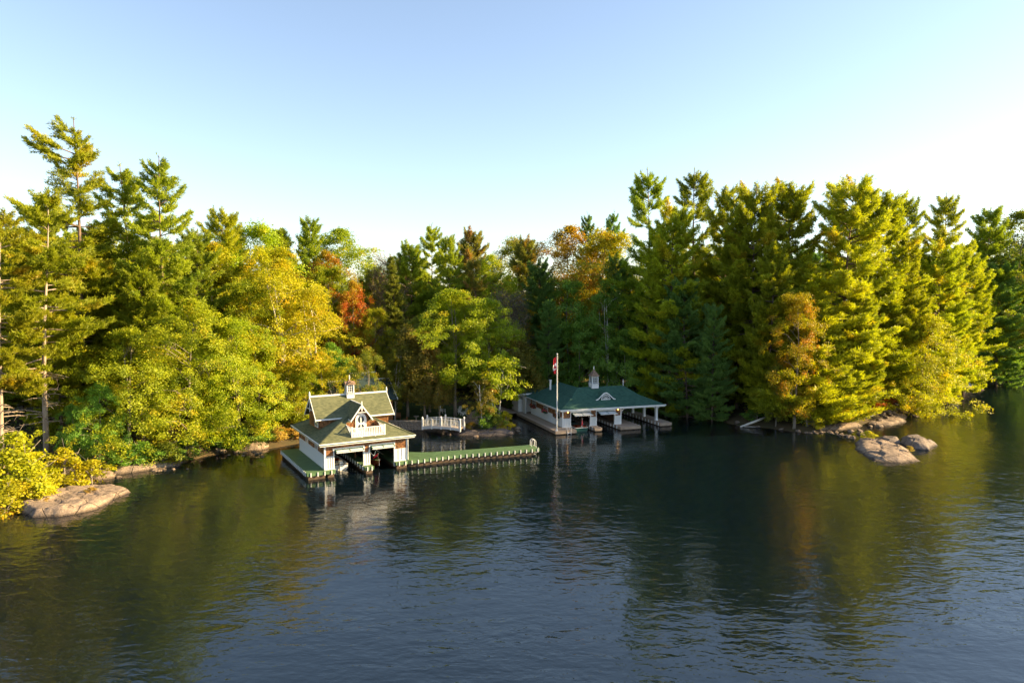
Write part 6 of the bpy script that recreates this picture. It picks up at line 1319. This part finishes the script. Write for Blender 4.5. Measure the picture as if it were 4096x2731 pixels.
('maple1', 'maple_olive', 150.6, 180.0, 25.0, 0.81, 350, 'olive leafy tree well back, some way right of the flat-layered gold pine', 'trees in the shaded woods round the bay'),
('pine7', 'pine_lit', 155.8, 182.6, 25.6, 0.85, 0, 'green pine well back, some way right of the gold pine', 'trees in the shaded woods round the bay'),
('maple3', 'maple_olive', 167.6, 180.8, 24.0, 0.81, 251, 'olive leafy tree well back, some way right of the small-headed pine', 'trees in the shaded woods round the bay'),
('pine8', 'pine_sunlit', 76.9, 188.1, 25.8, 0.94, 192, 'gold-lit pine well back, some way left of the rounded dark crown', 'trees packed in the pine woods of the point'),
('pine7', 'pine_lit', 135.6, 187.3, 24.7, 0.9, 330, 'green pine well back, close left of the olive crown', 'trees in the shaded woods round the bay'),
('pine8', 'pine_lit', 140.6, 189.2, 28.9, 0.99, 240, 'green pine well back, straight behind the olive crown', 'trees in the shaded woods round the bay'),
('maple3', 'maple_olive', 145.4, 188.1, 26.4, 0.98, 309, 'olive leafy tree well back, a little way right of the olive crown', 'trees in the shaded woods round the bay'),
('pine1', 'pine_shaded', 153.4, 189.0, 25.5, 0.99, 19, 'dark green pine well back, some way right of the last tufted pine', 'trees in the shaded woods round the bay'),
('pine7', 'pine_lit', 55.6, 194.1, 28.4, 0.94, 351, 'green pine well back, some way left of the last tufted pine', 'trees packed in the pine woods of the point'),
('pine1', 'pine_sunlit', 93.0, 196.2, 30.3, 0.95, 297, 'gold-lit pine well back, some way left of the olive crown', 'trees packed in the pine woods of the point'),
('pine1', 'pine_lit', 143.7, 194.7, 26.2, 0.81, 228, 'green pine well back, a little way right of the rounded dark crown', 'trees in the shaded woods round the bay'),
('maple3', 'maple_olive', 151.8, 194.5, 27.5, 0.98, 3, 'olive leafy tree well back, some way right of the bright yellow maple', 'trees in the shaded woods round the bay'),
('pine1', 'pine_lit', 162.0, 195.0, 24.3, 0.82, 342, 'green pine well back, some way right of the flat-layered gold pine', 'trees in the shaded woods round the bay'),
('pine0', 'pine_sunlit', 102.3, 200.7, 26.3, 0.95, 185, 'gold-lit pine well back, some way left of the last tufted pine', 'trees packed in the pine woods of the point'),
('pine8', 'pine_shaded', 126.9, 200.0, 26.0, 0.87, 312, 'dark green pine well back, some way left of the olive crown', 'trees packed in the pine woods of the point'),
('pine8', 'pine_lit', 153.2, 201.3, 25.9, 0.98, 99, 'green pine well back, close right of the olive crown', 'trees in the shaded woods round the bay'),
('maple3', 'maple_olive', 159.1, 202.3, 31.7, 0.98, 221, 'olive leafy tree well back, some way right of the layered gold pine', 'trees in the shaded woods round the bay'),
('pine7', 'pine_lit', 166.6, 202.3, 28.7, 0.87, 144, 'green pine well back, some way right of the small-headed pine', 'trees in the shaded woods round the bay'),
('pine1', 'pine_sunlit', 74.6, 206.3, 27.5, 0.85, 76, 'gold-lit pine well back, some way left of the gold pine', 'trees packed in the pine woods of the point'),
('pine7', 'pine_lit', 80.0, 208.0, 32.6, 0.8, 304, 'green pine well back, some way left of the rounded dark crown', 'trees packed in the pine woods of the point'),
('pine7', 'pine_shaded', 118.5, 205.1, 30.0, 0.93, 337, 'dark green pine well back, a little way left of the last tufted pine', 'trees packed in the pine woods of the point'),
('pine7', 'pine_lit', 131.8, 207.5, 29.2, 0.93, 270, 'green pine well back, some way left of the olive crown', 'trees packed in the pine woods of the point'),
('maple1', 'maple_olive', 148.6, 205.9, 30.1, 0.88, 125, 'olive leafy tree well back, close left of the olive crown', 'trees in the shaded woods round the bay'),
('pine7', 'pine_lit', 155.0, 208.5, 31.2, 0.85, 214, 'green pine well back, some way right of the bright yellow maple', 'trees in the shaded woods round the bay'),
('pine7', 'pine_shaded', 164.6, 207.0, 29.6, 0.89, 30, 'dark green pine well back, some way right of the gold pine', 'trees in the shaded woods round the bay'),
('maple2', 'maple_olive', 168.7, 208.3, 30.6, 0.92, 80, 'olive leafy tree well back, some way right of the sunlit pine', 'trees in the shaded woods round the bay'),
('pine8', 'pine_lit', 95.3, 214.3, 27.1, 0.94, 168, 'green pine well back, some way left of the gold pine', 'trees packed in the pine woods of the point'),
('pine7', 'pine_lit', 121.2, 211.8, 26.6, 0.87, 98, 'green pine well back, a little way left of the last tufted pine', 'trees packed in the pine woods of the point'),
('pine7', 'pine_shaded', 126.8, 212.5, 31.3, 0.92, 254, 'dark green pine well back, a little way left of the gold pine', 'trees packed in the pine woods of the point'),
('pine7', 'pine_lit', 152.9, 213.0, 30.2, 0.82, 182, 'green pine well back, close right of the rounded dark crown', 'trees in the shaded woods round the bay'),
('pine7', 'pine_lit', 118.3, 217.2, 28.7, 0.86, 219, 'green pine well back, some way left of the flat-layered gold pine', 'trees packed in the pine woods of the point'),
('pine8', 'pine_shaded', 126.0, 218.1, 26.0, 1.0, 251, 'dark green pine well back, some way left of the gold pine', 'trees packed in the pine woods of the point'),
]
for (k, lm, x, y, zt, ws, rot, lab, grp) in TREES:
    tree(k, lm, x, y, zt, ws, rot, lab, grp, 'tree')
# small trees and shrubs of the islet and shores
tree('sapling0', 'cedar_brown', -4.2, 95.0, 0, 1.0, 200, 'small brown-leaved tree with crooked pale trunk on the bridge islet', None, 'tree', None, 7.2)
tree('sapling0', 'maple_lime', -1.9, 98.3, 0, 1.05, 40, 'slender tree with pale straight trunk beside the boardwalk', None, 'tree', None, 10.5)
for i, (k, lm, x, y, h, ws, lab) in enumerate([
    ('bush0', 'shrub_green', -3.4, 96.2, 2.9, .95, 'rounded green shrub between the two islet trees'),
    ('bush0', 'maple_olive', -2.3, 95.2, 1.9, .9, 'olive shrub at the middle of the islet'),
    ('bush1', 'shrub_gold', -.9, 95.6, 2.4, .9, 'yellowing shrub at the outer end of the islet'),
    ('bush0', 'cedar_brown', -5.6, 94.6, 1.0, 1.2, 'low brown shrub beside the right end of the bridge'),
    ('bush0', 'shrub_gold', 46.6, 88.4, 1.0, 1.2, 'yellow tuft of shrubs on top of the islet rock'),
    ('bush0', 'dry_grass', 48.0, 81.6, .55, 1.3, 'small dry tuft on the near face of the islet rock'),
    ('bush0', 'shrub_gold', 42.2, 96.8, 2.2, 1.5, 'bright yellow-green shrub at the foot of the golden oak'),
    ('bush0', 'shrub_green', 36.6, 101.0, 1.8, 1.5, 'dark green shrub beside the fallen log'),
    ('bush1', 'shrub_gold', 50.0, 103.2, 2.8, 1.2, 'gold-green shrub above the tan rock shelf'),
    ('bush1', 'shrub_green', 47.4, 102.4, 2.4, 1.2, 'green shrub behind the driftwood'),
    ('bush1', 'shrub_gold', 54.0, 105.4, 3.2, 1.3, 'gold-green shrub above the flat rock tongue'),
    ('bush1', 'shrub_gold', 59.0, 109.5, 3.4, 1.3, 'sunlit shrub on the bank above the rubble'),
    ('bush1', 'shrub_red', 60.8, 111.8, 3.6, 1.3, 'red-leaved shrub on the bank above the rubble'),
    ('bush0', 'shrub_red', 57.0, 108.0, 2.2, 1.3, 'russet low shrub left of the red-leaved shrub'),
    ('bush1', 'shrub_gold', -47.0, 64.0, 5.2, 1.0, 'tall golden shrub at the left edge above the pale slab'),
    ('bush0', 'shrub_gold', -45.5, 62.6, 3.2, 1.2, 'round golden shrub overhanging the pale slab'),
    ('bush1', 'shrub_gold', -44.0, 66.2, 4.0, 1.0, 'golden shrub at the back of the pale slab'),
    ('bush0', 'shrub_gold', -42.2, 67.6, 2.6, 1.2, 'yellow-green shrub at the back right of the slab'),
    ('bush1', 'shrub_gold', -48.8, 61.0, 4.4, 1.1, 'golden shrub cut by the left picture edge near the water'),
    ('bush0', 'shrub_gold', -44.6, 59.6, 2.6, 1.3, 'round golden shrub hanging over the water left of the pale slab'),
    ('bush1', 'shrub_gold', -43.9, 62.0, 3.0, 1.2, 'golden upright shrub on the inner edge of the pale slab'),
    ('bush0', 'shrub_green', -43.8, 71.6, 2.4, 1.2, 'green shrub behind the stony ledge'),
    ('bush0', 'shrub_green', -35.6, 83.6, 2.4, 1.4, 'shaded green shrub on the bank under the yellow maple'),
    ('bush1', 'maple_olive', -33.2, 85.8, 2.4, 1.2, 'olive shrub left of the near boathouse deck'),
    ('bush0', 'dry_grass', -30.6, 87.6, 1.5, 1.6, 'tawny dry grass clump behind the near deck corner'),
    ('bush0', 'dry_grass', -29.0, 88.8, 1.2, 1.8, 'low dry grass clump nearest the near boathouse'),
    ('bush0', 'dry_grass', -39.4, 63.0, .5, 1.4, 'dry grass tuft in a crack of the pale slab'),
    ('bush0', 'dry_grass', -41.8, 60.4, .4, 1.5, 'small dry tuft on the seaward side of the pale slab'),
    ('bush0', 'maple_green', -41.6, 75.2, 2.2, 1.5, 'dark shrub under the left side of the drooping maple'),
    ('bush0', 'maple_olive', -39.4, 76.4, 2.0, 1.5, 'olive shrub under the middle of the drooping maple'),
    ('bush1', 'maple_green', -37.9, 78.4, 2.4, 1.4, 'dark upright shrub on the bank below the yellow maple'),
    ('bush0', 'maple_olive', -37.4, 80.8, 1.8, 1.5, 'olive shrub at the bend of the shaded bank'),
    ('bush0', 'maple_green', -34.2, 84.4, 2.0, 1.6, 'dark green shrub behind the pale bank rock'),
    ('bush0', 'maple_green', -31.8, 86.8, 1.6, 1.6, 'dark green shrub between pale bank rock and dry grass'),
    ('bush0', 'maple_olive', -27.0, 89.8, 1.7, 1.6, 'olive shrub behind the back corner of the near deck'),
    ('bush0', 'maple_green', -24.2, 91.0, 1.6, 1.5, 'dark shrub between the near boathouse and the cottage'),
    ('bush0', 'shrub_green', 1.0, 114.2, 1.8, 1.6, 'dark shrub behind the white shed'),
    ('bush0', 'dry_grass', 29.5, 119.0, 1.2, 2.0, 'dry grass clump on the bank beyond the boat port'),
    ('bush0', 'dry_grass', 33.0, 113.0, 1.0, 2.2, 'dry grass clump under the cone-shaped cedar'),
    ('bush0', 'shrub_green', -19.2, 94.2, 1.6, 1.4, 'dark shrub at the boathouse end of the stone wall')]):
    tree(k, lm, x, y, 0, ws, i*77 % 360, lab, None, None, {'yellow tuft': .5, 'small dry t': .45, 'dry grass t': .6}.get(lab[:11]), h)
# low undergrowth through the woods, one uncountable mass
rg = np.random.default_rng(77); X = rg.uniform(-75, 130, 9000); Y = rg.uniform(58, 190, 9000); sd = sdist(X, Y); keep = (sd > .8) & (sd < 34) & ~((X > -21) & (X < 1) & (Y < 111) & (Y > 90)); X, Y = X[keep], Y[keep]; Z = ground(X, Y)
n = len(X); kk = 12; P = np.stack([np.repeat(X, kk)+rg.normal(0, .4, n*kk), np.repeat(Y, kk)+rg.normal(0, .4, n*kk), np.repeat(Z, kk)+rg.uniform(0, .8, n*kk)], 1)
co, fa = cards(P, norm(rg.normal(0, .6, P.shape)+np.array([0, -.2, .7])), .32*rg.uniform(.6, 1.3, len(P)), rg)
tag(link('undergrowth', np_mesh('undergrowth', co, fa, LM['maple_olive'], False, rg.random(len(P)))), 'low leafy undergrowth on the forest floor', 'undergrowth', kind='stuff')
